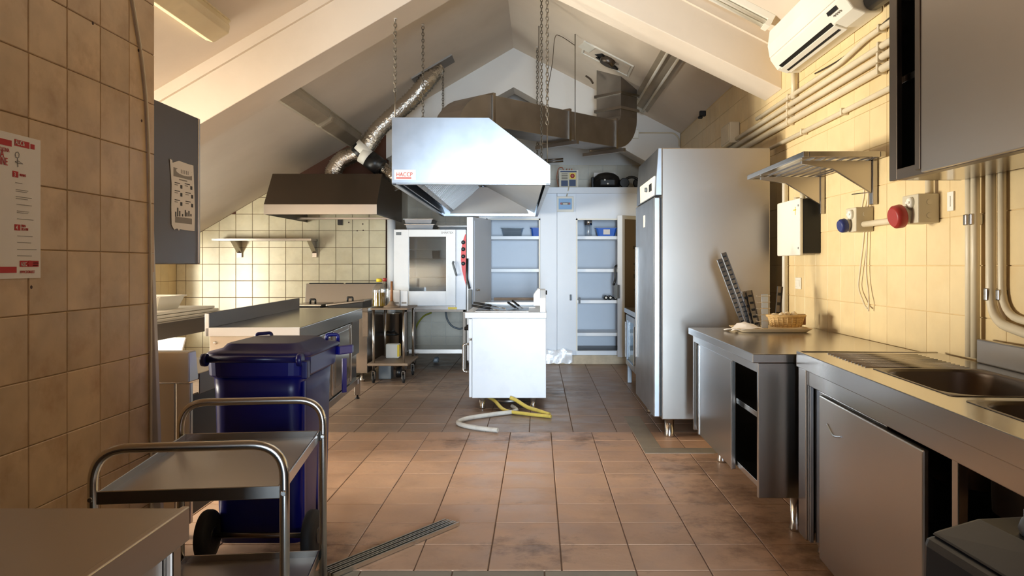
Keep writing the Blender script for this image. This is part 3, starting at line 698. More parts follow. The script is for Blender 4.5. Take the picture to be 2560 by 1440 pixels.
box('energy_label', 'yellow_cap', ov, at(1120, 0, oy)[0], at(1142, 0, oy)[0], oy + .007, oy + .0095, .772, .80, 0)
cp = MB().prism([(-1.045, .77), (ox1, .77), (ox1, 1.79), (-1.045, 1.79)], oy + .01, oy + .04).build('control_column', 'cold_panel', ov, bev=.003)
rp = [at(1163, 585, oy), at(1158, 600, oy), at(1153, 625, oy), at(1152, 650, oy), at(1155, 675, oy), at(1161, 700, oy), at(1165, 714, oy), at(1165, 650, oy), at(1165, 587, oy)]
rd = MB().prism([(p[0], p[2]) for p in rp], oy + .002, oy + .01).build('control_strip', 'red_panel', ov)
for yy in (606, 623, 641, 659):
    p = at(1158, yy, oy); kb = MB().lathe([(.026, 0), (.024, -.012), (.014, -.014), (.012, -.026)], (p[0], oy + .002, p[2]), 14, 'y').build('knob', 'black_plastic', rd)
# racks and trays inside
for k in range(6):
    z = .93 + k * .12; box('rack', 'chrome' if k % 2 else 'steel_dark', ov, gx0 - .05, gx1 + .05, oy + .07, oy + .28, z, z + .008, 0)
pot = MB().lathe([(.05, 0), (.055, .10), (.058, .10), (.058, .105)], (at(1086, 0, oy)[0], oy + .17, 1.418), 14).build('steel_cup', 'chrome', None, loc=(at(1086, 0, oy)[0], oy + .17, 1.418))
tag(pot, 'small steel cup on a rack behind the oven glass', 'cup')
sd = thing('oven_stand', 'dark legged oven stand with a steel lower shelf', 'stand', (-1.3, 10.3, 0))
for xx in (-1.70, -.945):
    for yy in (oy + .08, oy + .80): box('leg', 'steel_dark', sd, xx - .02, xx + .02, yy - .02, yy + .02, 0.0, .762, .003)
box('lower_shelf', 'steel', sd, -1.68, -.95, oy + .1, oy + .8, .22, .24, .002)
box('shelf_edge', 'steel_soft', sd, -1.66, -.97, oy + .07, oy + .10, .20, .255, .002)
box('top_rail', 'steel_dark', sd, -1.72, -.925, oy + .06, oy + .10, .735, .763, .002)
hose('power_cable', 'yellow-green cable hanging behind the oven stand', [at(1078, 782, 10.9), at(1060, 790, 11.0), at(1045, 808, 11.1), at(1036, 830, 11.2)], .012, 'green_cable', 'cable')
hose('water_hose', 'grey hose sagging behind the oven stand', [at(1114, 776, 10.95), at(1118, 798, 11.0), at(1130, 815, 11.0), at(1150, 822, 11.0), at(1166, 815, 11.0)], .013, 'grey_plastic', 'hose')
# gastro trays on the oven
def tray(label, xa, xb, ya, yb, z0, z1):
    t = thing('gastro_tray', label, 'tray', ((xa + xb) / 2, ya, z0), 0, 'steel trays on the oven')
    MB().add([(xa + .015, ya + .015, z0), (xb - .015, ya + .015, z0), (xb - .015, yb - .015, z0), (xa + .015, yb - .015, z0), (xa, ya, z1), (xb, ya, z1), (xb, yb, z1), (xa, yb, z1)],
             [(3, 2, 1, 0), (0, 1, 5, 4), (1, 2, 6, 5), (2, 3, 7, 6), (3, 0, 4, 7)]).build('pan', 'steel_bright', t, fix=False)
    MB().box(xa - .015, xb + .015, ya - .015, ya, z1 - .006, z1 + .004).box(xa - .015, xb + .015, yb, yb + .015, z1 - .006, z1 + .004).box(xa - .015, xa, ya, yb, z1 - .006, z1 + .004).box(xb, xb + .015, ya, yb, z1 - .006, z1 + .004).build('rim', 'chrome', t, fix=False)
tray('upper steel tray of the pair stacked on the left of the oven', -1.73, -1.37, 10.35, 10.85, 1.872, 1.932)
tray('lower steel tray of the pair stacked on the left of the oven', -1.71, -1.35, 10.33, 10.85, 1.797, 1.862)
tray('single steel tray lying flat on the right of the oven', -1.28, -.92, 10.33, 10.85, 1.797, 1.84)
# vertical pipes in the corner beside the oven
o = MB().cyl((-1.965, 10.72, 0), (-1.965, 10.72, 2.0), .055, n=14).build('flue_pipe', 'white_enamel', None, loc=(-1.965, 10.72, 0)); tag(o, 'white vertical pipe at the tile corner left of the oven', 'pipe')

# ------------------------------------------------------------------ small serving trolley before the oven
tr = thing('utility_trolley', 'small rusty two-shelf trolley on castors left of the oven', 'trolley', (-1.69, 9.35, 0))
ta, tb, tc_, td = -1.86, -1.52, 9.05, 9.72
MB().box(ta - .03, tb + .05, tc_ - .04, td + .04, .83, .85).build('top_shelf', 'rusty_board', tr, fix=False, bev=.006)
MB().box(ta - .06, tb + .06, tc_ - .06, td + .06, .20, .23).build('bottom_shelf', 'rusty_board', tr, fix=False, bev=.01)
for xx in (ta, tb):
    for yy in (tc_, td):
        MB().cyl((xx, yy, .13), (xx, yy, .83), .014, n=10).build('post', 'chrome', tr)
        c = MB().box(xx - .02, xx - .014, yy - .03, yy + .03, .05, .14).box(xx + .014, xx + .02, yy - .03, yy + .03, .05, .14).box(xx - .02, xx + .02, yy - .03, yy + .03, .13, .14).build('castor', 'steel_dark', tr, fix=False)
        MB().lathe([(.045, -.012), (.05, -.008), (.05, .008), (.045, .012)], (xx, yy, .051), 16, 'x').build('wheel', 'rubber', c)
# things on the trolley
def bottle(label, p, h_, r, glassm, capm, fill=None, grp='bottles on the trolley'):
    t = thing('oil_bottle', label, 'bottle', p, 0, grp, local=True)
    pr = [(r * .92, 0), (r, .01)]
    for k in range(9): z = .02 + k * h_ * .055; pr += [(r, z), (r * .955, z + h_ * .027)]
    pr += [(r, h_ * .58), (r * .9, h_ * .68), (r * .5, h_ * .80), (r * .34, h_ * .86), (r * .34, h_ * .9)]
    b_ = MB().lathe(pr, n=18).build('body', glassm, t)
    if fill: MB().lathe([(r * .86, .008), (r * .9, .012), (r * .9, h_ * fill), (0.001, h_ * fill)], n=18).build('oil', 'oil', t)
    MB().lathe([(r * .42, h_ * .88), (r * .42, h_ * .99), (r * .36, h_)], n=14).build('cap', capm, t)
bottle('big clear oil bottle with yellow cap and some oil left, on the trolley', at(948, 770, 9.3)[:2] + (.85,), .33, .08, 'clear_plastic', 'yellow_cap', .50)
bottle('clear bottle with a red cap behind the big oil bottle', at(962, 770, 9.6)[:2] + (.85,), .33, .06, 'clear_plastic', 'socket_red')
pg = thing('plunger', 'brown sink plunger standing on the trolley top', 'plunger', at(979, 768, 9.2)[:2] + (.85,), 0, local=True)
MB().lathe([(.095, 0), (.09, .012), (.055, .025), (.032, .05), (.025, .07)], n=20).build('cup', 'rusty_board', pg)
MB().tube([(0, 0, .06), (.002, 0, .30)], [.017, .013], 10).build('stick', 'wood', pg)
def carton(label, x, wd, h_, m):
    t = thing('paper_carton', label, 'box', (x, 9.5, .85), 0, 'white cartons behind the plunger')
    MB().box(x - wd / 2, x + wd / 2, 9.46, 9.52, .851, .851 + h_).build('body', m, t, fix=False, bev=.003)
    MB().box(x - wd / 2 + .01, x + wd / 2 - .01, 9.458, 9.46, .88, .90).build('printed_band', 'print_grey', t, fix=False)
carton('wide white carton behind the plunger', -1.70, .13, .19, 'paper')
carton('narrow glossy carton right of the plunger', -1.585, .08, .18, 'plastic_sheet')
# pot and bottle on the trolley floor area behind
pc = thing('stock_pot', 'tall dull steel pot standing behind the small trolley', 'pot', (-1.875, 10.36, 0), 0, local=True)
MB().lathe([(.125, 0), (.13, .01), (.13, .70), (.138, .71), (.138, .72)], n=24).build('body', 'steel', pc)
MB().tube(arc([(-.11, -.06, .45), (-.11, -.15, .45), (.06, -.17, .45), (.08, -.10, .45)], .03), .012, 8).build('handle', 'black_plastic', pc)
jb = thing('detergent_canister', 'white canister with yellow stripe under the small trolley', 'canister', (-1.72, 9.55, .23), 0, local=True)
MB().box(-.09, .07, -.06, .06, 0, .17).build('body', 'white_plastic', jb, fix=False, bev=.015)
MB().box(.05, .0725, -.062, .062, .02, .16).build('stripe', 'yellow_cap', jb, fix=False)
jb2 = thing('floor_canister', 'grey box with a black lid on the floor under the trolley', 'box', (-1.76, 9.45, 0), 0, local=True)
MB().box(-.11, .04, -.08, .08, .0, .17).build('body', 'grey_plastic', jb2, fix=False, bev=.01)
MB().lathe([(.06, 0), (.06, .05), (.05, .06)], (.09, 0, .07), 14, 'x').build('wheel', 'black_plastic', jb2)
rb = MB(); rb.add([(x_ + random.uniform(-.012, .012), y_ + random.uniform(-.012, .012), z_ + random.uniform(-.01, .01)) for x_, y_, z_ in
    [(-.04, -.04, .012), (.04, -.04, .012), (.04, .04, .012), (-.04, .04, .012), (-.03, -.03, .08), (.03, -.035, .075), (.035, .03, .08), (-.03, .03, .085)]],
    [(3, 2, 1, 0), (4, 5, 6, 7), (0, 1, 5, 4), (1, 2, 6, 5), (2, 3, 7, 6), (3, 0, 4, 7)])
o = rb.build('crumpled_wrapper', 'grey_plastic', None, bev=.02); o.location = (at(1093, 900, 11.0)[0], 10.9, 0); tag(o, 'small crumpled grey wrapper on the floor under the oven stand', 'litter')

# ------------------------------------------------------------------ cold cupboards at the back
cr = thing('cold_cupboard', 'wide pale blue-white walk-in cold cupboard with two open cells at the back', 'cold room', (.3, 10.8, 0))
cy = 10.8
ax0, ax1, bx0, bx1, zc0, zc1, ztop = -.70, .03, .513, 1.42, .18, 1.965, 2.378
fr = MB()
for q in ((-.80, ax0, .12, ztop), (ax1, .255, .12, ztop), (.259, bx0, .12, ztop), (bx1, 1.62, .12, ztop), (ax0, ax1, zc1, ztop), (bx0, bx1, zc1, ztop), (ax0, ax1, .12, zc0), (bx0, bx1, .12, zc0)):
    fr.box(q[0], q[1], cy, cy + .08, q[2], q[3])
fr.build('front', 'cold_panel', cr, fix=False, bev=.002)
box('top_ledge', 'cold_panel', cr, .10, 1.62, cy - .05, cy + .75, 2.30, 2.385, .004)
MB().box(-.80, 1.62, cy + .70, cy + .76, .12, 2.30).box(-.80, -.74, cy + .08, cy + .70, .12, 2.30).box(1.56, 1.62, cy + .08, cy + .70, .12, 2.30).box(.20, .30, cy + .08, cy + .70, .12, 2.30).box(-.80, 1.62, cy + .08, cy + .70, 2.2, 2.30).build('insulated_walls', 'cold_panel', cr, fix=False)
box('cell_floor', 'steel_dark', cr, -.74, 1.56, cy + .08, cy + .70, .12, .18, 0)
for z in (1.733, 1.286, .861, .414):
    box('shelf', 'white_enamel', cr, bx0 - .18, bx1 + .12, cy + .10, cy + .68, z - .045, z, .003)
for z in (1.733, 1.286, .861):
    box('shelf', 'white_enamel', cr, ax0 - .03, ax1 + .15, cy + .10, cy + .68, z - .045, z, .003)
for (a, b) in ((ax0, ax1), (bx0, bx1)):
    MB().box(a, a + .02, cy - .006, cy, zc0, zc1).box(b - .02, b, cy - .006, cy, zc0, zc1).box(a, b, cy - .006, cy, zc1 - .02, zc1).build('seal', 'white_plastic', cr, fix=False)
for xx, zz in ((.44, .90), (.56, .86), (.0, .9)): box('catch', 'black_plastic', cr, xx - .012, xx + .012, cy - .015, cy, zz - .04, zz + .04, .003)
box('kerb', 'kerb', cr, -.80, 1.62, cy - .03, cy + .1, 0, .12, .012)
# torn plastic film along the foot
pf = MB(); nx_ = 26; rows = 4; k0 = len(pf.v)
for i in range(nx_ + 1):
    for j in range(rows + 1):
        pf.v.append((-.62 + i * 1.08 / nx_, cy - .035 - random.uniform(0, .018) - .01 * (rows - j) / rows, .02 + j * .045 + random.uniform(-.012, .012) + (.012 * math.sin(i * .9) if j == rows else 0)))
for i in range(nx_):
    for j in range(rows):
        a = i * (rows + 1) + j; pf.f.append([a, a + rows + 1, a + rows + 2, a + 1]); pf.sm.append(True)
pf.build('torn_film', 'plastic_sheet', cr)
def cold_door(label_hinge, ang, width, name, inner):
    # leaf built with its hinge on the local z axis
    e = MB().box(0, width, -.085, 0, .13, 1.99).build(name, 'cold_panel', cr, fix=False, bev=.006, loc=(0, 0, 0))
    e.location = Vector(label_hinge) - OFF[cr]; e.rotation_euler = (0, 0, ang)
    MB().box(.05, width - .05, .0, .004, .18, 1.94).build('inner_lining', inner, e, fix=False, loc=(0, 0, 0))
    zc = 1.10
    h1 = MB().tube(arc([(width - .02, -.10, zc + .23), (width + .02, -.10, zc + .22), (width + .02, -.10, zc + .05), (width + .05, -.105, zc - .03)], .03), .016, 8).build('latch_lever', 'black_plastic', e, loc=(0, 0, 0))
    MB().box(width + .002, width + .05, -.10, -.04, zc - .20, zc - .02).build('latch_case', 'grey_plastic' if ang > 1 or ang < -1.2 else 'black_plastic', e, fix=False, bev=.006, loc=(0, 0, 0))
    return e
# right leaf, ajar: hinge at the right jamb, leaf points back towards the left
cd = cold_door((bx1 + .04, cy - .005, 0), R(180 + 44), .50, 'door', 'steel_dark')
# left leaf, opened wide: hinge at the left jamb
def left_leaf():
    e = MB().box(0, .725, 0, .085, .13, 1.945).build('door', 'cold_panel', cr, fix=False, bev=.006, loc=(0, 0, 0))
    e.location = Vector((ax0 - .01, cy - .005, 0)) - OFF[cr]; e.rotation_euler = (0, 0, R(-105.2))
    MB().box(.05, .675, .085, .089, .18, 1.90).build('inner_lining', 'cold_panel', e, fix=False, loc=(0, 0, 0))
    zc = 1.12
    MB().tube(arc([(.735, .01, zc + .30), (.735, .005, zc + .05), (.74, .035, zc - .05), (.74, .045, zc - .08)], .03), .016, 8).build('latch_lever', 'black_plastic', e, loc=(0, 0, 0))
    MB().box(.725, .755, .03, .08, zc - .36, zc - .09).build('latch_case', 'grey_plastic', e, fix=False, bev=.008, loc=(0, 0, 0))
    MB().lathe([(.016, 0), (.016, .02), (.008, .025), (.008, .05)], (.62, .089, 1.02), 10, 'y').build('key', 'chrome', e, loc=(0, 0, 0))
left_leaf()
# faded notices stuck on the right leaf
for k, (zz, hh, ww) in enumerate(((1.55, .04, .12), (1.42, .03, .05), (1.34, .02, .10), (1.26, .02, .09), (1.16, .06, .10), (1.0, .02, .09))):
    MB().box(.22 - ww / 2 + .02 * (k % 2), .22 + ww / 2, .004, .006, zz, zz + hh).build('faded_print', 'print_dark', cd, fix=False, loc=(0, 0, 0))
# things in the cells
def tub(name, label, p, wx, wy, h_, m, cat='tub', lbl=False):
    t = thing(name, label, cat, p, 0, None, local=True); a, b = wx / 2, wy / 2; i_ = .82; th = .006
    mb = MB()
    def rr(x, y, z, s=.02): return [(-x + s, -y, z), (x - s, -y, z), (x, -y + s, z), (x, y - s, z), (x - s, y, z), (-x + s, y, z), (-x, y - s, z), (-x, -y + s, z)]
    rings = [rr(a * i_, b * i_, 0), rr(a, b, h_), rr(a - th, b - th, h_), rr(a * i_ - th, b * i_ - th, th)]
    mb.loft(rings, caps=True).build('body', m, t)
    MB().loft([rr(a + .012, b + .012, h_ - .008), rr(a + .012, b + .012, h_), rr(a - .002, b - .002, h_), rr(a - .002, b - .002, h_ - .008), rr(a + .012, b + .012, h_ - .008)], caps=False).build('rim', m, t)
    if lbl: MB().plate((-.045, -b * .9 - .002, .02), (.045, -b * .9 - .002, .02), (.045, -b * .97 - .002, h_ * .8), (-.045, -b * .97 - .002, h_ * .8), .003).build('paper_label', 'paper', t)
    return t
tub('plastic_tub', 'clear plastic tub on the top shelf of the left cold cell', (at(1281, 0, 11.05)[0], 11.05, 1.734), .31, .22, .115, 'clear_plastic')
tub('plastic_tub', 'bright blue tub half hidden at the right of the left cold cell', (at(1342, 0, 11.05)[0], 11.05, 1.734), .16, .22, .115, 'blue_plastic')
tub('plastic_tub', 'blue tub with a paper label in the right cold cell', (at(1515, 0, 11.0)[0], 11.0, 1.734), .28, .22, .11, 'blue_plastic', lbl=True)
jr = thing('glass_jar', 'tall clear jar with a steel lid in the right cold cell', 'jar', (at(1471, 0, 11.0)[0], 11.0, 1.734), 0, local=True)
MB().lathe([(.046, 0), (.05, .01), (.05, .14), (.042, .155)], n=18).build('body', 'clear_plastic', jr)
MB().lathe([(.05, .15), (.05, .215), (.042, .225)], n=18).build('lid', 'chrome', jr)
for k, xx in enumerate((1515, 1526, 1539)):
    t = thing('bottle', ('leftmost', 'middle', 'rightmost')[k] + ' of three dark bottles lying end-on in the right cold cell', 'bottle', (at(xx, 0, 10.95)[0], 10.95, .891), 0, 'dark bottles in the right cold cell', local=True)
    MB().lathe([(.0, -.02), (.027, -.015), (.029, 0), (.029, .20), (.011, .27), (.011, .32)], (0, 0, 0), 16, 'y').build('body', 'black_plastic', t)
    MB().lathe([(.015, -.022), (.015, -.016)], (0, 0, 0), 12, 'y').build('base_dimple', 'white_plastic', t)
# things on top
tb_ = thing('temperature_controller', 'grey controller box with dials and screens standing on the cold cupboard', 'controller', (at(1421, 0, 10.9)[0], 10.95, 2.386))
ya = 10.9; xa, xb, za, zb = at(1398, 0, ya)[0], at(1446, 0, ya)[0], 2.386, at(0, 425, ya)[2]
box('case', 'white_plastic', tb_, xa, xb, ya, ya + .09, za, zb, .006)
box('face', 'socket_grey', tb_, xa + .012, xb - .012, ya - .004, ya, za + .004, zb - .012, .002)
def pane(u0, u1, v0, v1, m): box('panel', m, tb_, xa + (xb - xa) * u0, xa + (xb - xa) * u1, ya - .007, ya - .003, za + (zb - za) * v0, za + (zb - za) * v1, .001)
pane(.1, .45, .1, .42, 'print_navy'); pane(.52, .86, .1, .46, 'print_navy'); pane(.54, .85, .5, .84, 'yellow_cap'); pane(.06, .9, .88, .95, 'print_navy')
for k in range(4): pane(.12, .44, .50 + k * .09, .53 + k * .09, 'print_dark')
px_ = xa + (xb - xa) * .69; MB().lathe([(.03, 0), (.028, -.012), (.016, -.016)], (px_, ya - .007, za + (zb - za) * .67), 16, 'y').build('dial', 'socket_red', tb_)
MB().tube(spline([(xa + .06, ya + .05, zb), (xa + .04, ya + .05, zb + .04), (xa - .01, ya + .06, zb + .02), (xa - .03, ya + .06, zb - .1), (xa - .01, ya + .05, za + .03)]), .006, 6).build('wire', 'copper', tb_)
for k in range(3): MB().tube([(xa + .10 + k * .035, ya + .04, zb - .004), (xa + .105 + k * .035, ya + .04, zb + .022)], .007, 6).build('terminal', 'copper', tb_)
hm = thing('welding_helmet', 'round glossy black helmet on the cold cupboard', 'helmet', (at(1517, 0, 10.95)[0], 11.0, 2.386), 0, local=True)
MB().lathe([(.15, 0), (.185, .03), (.195, .09), (.17, .16), (.11, .205), (.03, .222), (.001, .223)], n=24).build('shell', 'black_plastic', hm)
MB().box(-.11, .11, -.21, -.12, .02, .12).build('visor', 'black_metal', hm, fix=False, bev=.02)
for xx, zz in ((-.04, .10), (.0, .05)): MB().lathe([(.014, -.212), (.010, -.218)], (xx, 0, zz), 12, 'y').build('lamp_dot', 'white_plastic', hm)
box('side_clip', 'black_metal', hm, -.21, -.175, -.05, .05, 0, .16, .01)
o = thing('black_headset', 'low black arched headset beside the helmet', 'headset', (at(1578, 0, 10.95)[0], 10.90, 2.386), 0, local=True)
MB().tube([(.13 * math.cos(R(a)), 0, .01 + .14 * math.sin(R(a))) for a in range(0, 181, 15)], .018, 10).build('band', 'black_plastic', o)
MB().lathe([(.06, -.03), (.07, 0), (.06, .03)], (-.10, 0, .07), 16, 'y').build('cup', 'black_plastic', o)
MB().lathe([(.06, -.03), (.07, 0), (.06, .03)], (.09, .03, .07), 16, 'y').build('cup', 'black_metal', o)
o = MB().box(at(1485, 0, 11.2)[0], at(1539, 0, 11.2)[0], 11.24, 11.25, 2.386, at(0, 431, 11.2)[2]).build('white_sheet', 'paper', None, fix=False, loc=(at(1512, 0, 11.2)[0], 11.25, 2.386)); tag(o, 'white sheet of card standing behind the black helmet', 'card')
th = thing('thermostat_display', 'small square thermostat with a blue face on the cold cupboard front', 'thermostat', (.36, 10.8, 2.05))
tx0, tx1, tz0, tz1 = at(1392, 0, 10.78)[0], at(1434, 0, 10.78)[0], at(0, 530, 10.78)[2], at(0, 491, 10.78)[2]
box('case', 'white_plastic', th, tx0, tx1, 10.765, 10.799, tz0, tz1, .005)
fc = box('face', 'display_blue', th, tx0 + .025, tx1 - .025, 10.760, 10.766, tz0 + .035, tz1 - .03, .002)
zc = (tz0 + tz1) / 2; xm = (tx0 + tx1) / 2
MB().box(xm - .06, xm + .06, 10.758, 10.761, zc - .01, zc + .022).build('print_band', 'print_grey', fc, fix=False)
MB().box(xm - .03, xm + .03, 10.756, 10.759, zc - .006, zc + .010).build('readout', 'white_plastic', fc, fix=False)
for s in (-1, 1): MB().box(xm + s * .058 - .010, xm + s * .058 + .010, 10.756, 10.759, zc - .006, zc + .018).build('button', 'socket_red', fc, fix=False)
MB().tube([(xm + .02, 10.775, tz1), (xm + .05, 10.74, 2.39)], .008, 6).build('conduit', 'socket_grey', th)
# loose bars on the hood's far right corner
for k, (y_, zz) in enumerate(((397, 0), (403, 1))):
    o = MB().tube([at(1362, y_ + 3, 10.65), at(1408, y_, 10.65)], .012, 8).build('steel_bar', 'steel_dark', None, loc=at(1362, y_ + 3, 10.65)); tag(o, ('upper' if k == 0 else 'lower') + ' dark bar sticking out behind the far right of the hood', 'bar', 'dark bars behind the hood')

# ------------------------------------------------------------------ refrigerator and back counter on the right
fg = thing('refrigerator', 'tall brushed steel upright refrigerator on round feet', 'refrigerator', (1.36, 6.15, 0))
rx0, rx1, ry0, ry1 = .953, 1.784, 6.15, 7.33
box('cabinet', 'steel_fridge', fg, rx0, rx1, ry0, ry1, .145, 2.234, .006)
dz_ = at(0, 488, ry0)[2]
dr = box('door', 'steel_bright', fg, rx0 - .06, rx0 - .012, ry0 + .02, ry1 - .02, .16, dz_ - .012, .008)
box('gasket', 'black_metal', fg, rx0 - .012, rx0, ry0 + .03, ry1 - .03, .17, dz_ - .02, 0)
MB().prism([(rx0, dz_), (rx0 - .05, dz_), (rx0 - .045, dz_ + .14), (rx0 - .03, 2.234), (rx0, 2.234)], ry0, ry1).build('fascia', 'steel_bright', fg, bev=.004)
ct = MB().prism([(rx0 - .055, dz_ + .005), (rx0 - .045, dz_ + .005), (rx0 - .038, dz_ + .16), (rx0 - .058, dz_ + .15)], ry0 + .06, ry1 - .3).build('control_panel', 'white_plastic', fg, bev=.003)
box('display', 'black_plastic', ct, rx0 - .0595, rx0 - .05, ry0 + .16, ry0 + .30, dz_ + .05, dz_ + .11, .002)
k_ = MB().lathe([(.02, 0), (.018, .02)], (0, 0, 0), 12, 'x').build('knob', 'grey_plastic', ct, loc=(0, 0, 0)); k_.location = Vector((rx0 - .057, ry0 + .42, dz_ + .08)) - OFF[fg]; k_.rotation_euler = (0, 0, R(180))
box('door_handle', 'chrome', dr, rx0 - .072, rx0 - .06, ry1 - .10, ry1 - .06, .5, 1.5, .004)
box('label_sticker', 'paper', dr, rx0 - .0625, rx0 - .059, ry0 + .52, ry0 + .62, dz_ - .22, dz_ - .12, .001)
for xx in (rx0 + .07, rx1 - .07):
    for yy in (ry0 + .08, ry1 - .08): MB().lathe([(.038, 0), (.042, .012), (.036, .03), (.038, .15)], (xx, yy, 0), 14).build('foot', 'chrome', fg)
cb = thing('base_cabinet', 'low steel cabinet with glazed doors beyond the refrigerator', 'cabinet', (1.4, 8.2, 0))
bX, bY0, bY1 = 1.0, 7.40, 9.15
box('worktop', 'steel', cb, bX - .015, 1.90, bY0, bY1, .80, .85, .004)
box('body', 'steel', cb, bX + .02, 1.88, bY0 + .01, bY1 - .01, .20, .80, .003)
for a, b in ((7.43, 8.25), (8.28, 9.05)):
    f_ = MB().box(bX - .005, bX + .02, a, a + .06, .22, .78).box(bX - .005, bX + .02, b - .06, b, .22, .78).box(bX - .005, bX + .02, a + .06, b - .06, .22, .28).box(bX - .005, bX + .02, a + .06, b - .06, .72, .78).build('door', 'steel_bright', cb, fix=False, bev=.003)
    box('pane', 'oven_glass', f_, bX + .005, bX + .01, a + .06, b - .06, .28, .72, 0)
    box('handle', 'chrome', f_, bX - .02, bX - .005, b - .05, b - .02, .3, .7, .003)
for xx in (bX + .04, 1.84):
    for yy in (bY0 + .06, bY1 - .05): box('leg', 'steel_bright', cb, xx - .025, xx + .025, yy - .025, yy + .025, 0, .2, .004)
# ------------------------------------------------------------------ counter with sliding doors, right
def sliding_cabinet(t, x0, x1, y0, y1, zb, zt, top_t, doors, opening, legs, shelfz, m='steel'):
    # open-fronted box of sheet metal facing -x
    box('worktop', m, t, x0 - .03, x1, y0 - .01, y1 + .01, zt - top_t, zt, .004)
    box('end_panel', m, t, x0, x1, y0, y0 + .03, zb, zt - top_t, .003)
    box('end_panel', m, t, x0, x1, y1 - .03, y1, zb, zt - top_t, .003)
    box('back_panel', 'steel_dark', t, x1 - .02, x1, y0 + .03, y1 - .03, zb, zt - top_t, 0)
    box('bottom', m, t, x0 + .03, x1 - .02, y0 + .03, y1 - .03, zb + .02, zb + .05, .002)
    for z in shelfz: box('shelf', m, t, x0 + .05, x1 - .02, y0 + .03, y1 - .03, z - .03, z, .002)
    box('top_track', m, t, x0, x0 + .06, y0 + .03, y1 - .03, zt - top_t - .05, zt - top_t, .002)
    for (a, b, dx) in doors:
        dr = box('door', m, t, x0 + dx, x0 + dx + .02, a, b, zb - .01 + .012, zt - top_t - .052, .004)
        MB().box(x0 + dx - .006, x0 + dx + .002, a, a + .018, zb, zt - top_t - .06).build('door_edge', 'chrome', dr, fix=False, bev=.002)
        MB().box(x0 + dx - .006, x0 + dx + .002, b - .018, b, zb, zt - top_t - .06).build('door_edge', 'chrome', dr, fix=False, bev=.002)
    for (x, y) in legs: MB().lathe([(.034, 0), (.037, .015), (.030, .04), (.033, zb)], (x, y, 0), 14).build('leg', 'chrome', t)
sb = thing('steel_counter', 'steel counter with half open sliding doors between refrigerator and sink', 'counter', (1.45, 4.7, 0))
sliding_cabinet(sb, 1.075, 1.90, 3.90, 5.55, .195, .9, .045, ((4.45, 5.38, .006), (4.55, 5.5, .03)), None, ((1.30, 4.02), (1.25, 5.42), (1.75, 4.02), (1.75, 5.42)), (.58,))
# sink unit, turned a little
su = thing('sink_unit', 'long steel sink unit with a sliding door in the right foreground', 'sink', (1.249, 3.796, 0), R(-2.8), local=True)
SLn, SW = 2.7, .635
# local frame: x into the wall, y negative towards the camera
zt = .92
tp = bmesh.new()
bas = [(.12, .52, -1.28, -.62), (.12, .52, -2.0, -1.38)]
xs = [-.005, .12, .52, SW]; ys = [-SLn, -2.0, -1.38, -1.28, -.62, 0.0]
mbt = MB()
for i in range(3):
    for j in range(5):
        hole = i == 1 and j in (1, 3)
        if not hole: mbt.box(xs[i], xs[i + 1], ys[j], ys[j + 1], zt - .012, zt)
tpo = mbt.build('worktop', 'steel', su, fix=False)
def rrect(x0, x1, y0, y1, z, r, n=6):
    out = []
    for cx, cy_, a0 in ((x1 - r, y1 - r, 0), (x0 + r, y1 - r, 90), (x0 + r, y0 + r, 180), (x1 - r, y0 + r, 270)):
        for k in range(n + 1):
            a = R(a0 + 90 * k / n); out.append((cx + r * math.cos(a), cy_ + r * math.sin(a), z))
    return out
for (x0, x1, y0, y1) in bas:
    # bowl with a rounded rim flush in the top
    big = MB(); n4 = 28
    o_ = [(x0, y0), (x1, y0), (x1, y1), (x0, y1)]
    rim = rrect(x0, x1, y0, y1, zt + .0015, .13)
    MB().loft([rrect(x0 - .012, x1 + .012, y0 - .012, y1 + .012, zt + .0005, .02), rrect(x0 - .012, x1 + .012, y0 - .012, y1 + .012, zt + .002, .02), rim, rrect(x0 + .004, x1 - .004, y0 + .004, y1 - .004, zt - .01, .128),
               rrect(x0 + .012, x1 - .012, y0 + .012, y1 - .012, zt - .30, .12), rrect(x0 + .05, x1 - .05, y0 + .05, y1 - .05, zt - .32, .09)], smooth=True, cap0=False).build('bowl', 'steel_dark', su, fix=False)  # bowls take a darker steel to stand in for their shade
box('front_edge', 'steel', su, -.02, -.004, -SLn, 0, zt - .07, zt + .004, .003)
box('far_edge', 'steel', su, -.02, SW, 0, .012, zt - .07, zt + .004, .003)
box('upstand', 'steel_soft', su, SW - .01, SW + .02, -SLn, -.38, zt, zt + .10, .006)
for k in range(13):
    yy = -.08 - k * .04
    MB().tube([(.10 + .0 * k, yy, zt - .001), (.50, yy - .02, zt - .001)], .006, 6).build('drainer_rib', 'steel', su)
box('front_rail', 'steel', su, -.004, .03, -SLn, 0, zt - .14, zt - .07, .003)
box('end_panel', 'steel', su, 0, SW, -.03, 0, .07, zt - .07, .003)
box('corner_post', 'steel', su, -.012, .03, -.12, 0.004, .065, zt - .07, .004)
for q in (-.135, -.16): box('track_strip', 'steel_bright', su, -.004, .012, q, q + .012, .07, zt - .14, .002)
dr = box('sliding_door', 'steel_soft', su, -.006, .016, -1.35, -.30, .05, zt - .155, .006)
MB().tube(spline([(-.008, -.42, .66), (-.008, -.50, .63), (-.008, -.60, .645)]), .004, 6).build('scuff_dent', 'steel_bright', dr)
box('rear_door', 'steel', su, .018, .036, -1.0, -.16, .07, zt - .15, .003)
box('middle_post', 'steel', su, .03, .06, -1.50, -1.46, .07, zt - .14, .003)
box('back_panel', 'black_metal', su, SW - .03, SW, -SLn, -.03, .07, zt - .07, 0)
box('bottom', 'steel_dark', su, .05, SW - .03, -SLn, -.03, .09, .12, 0)
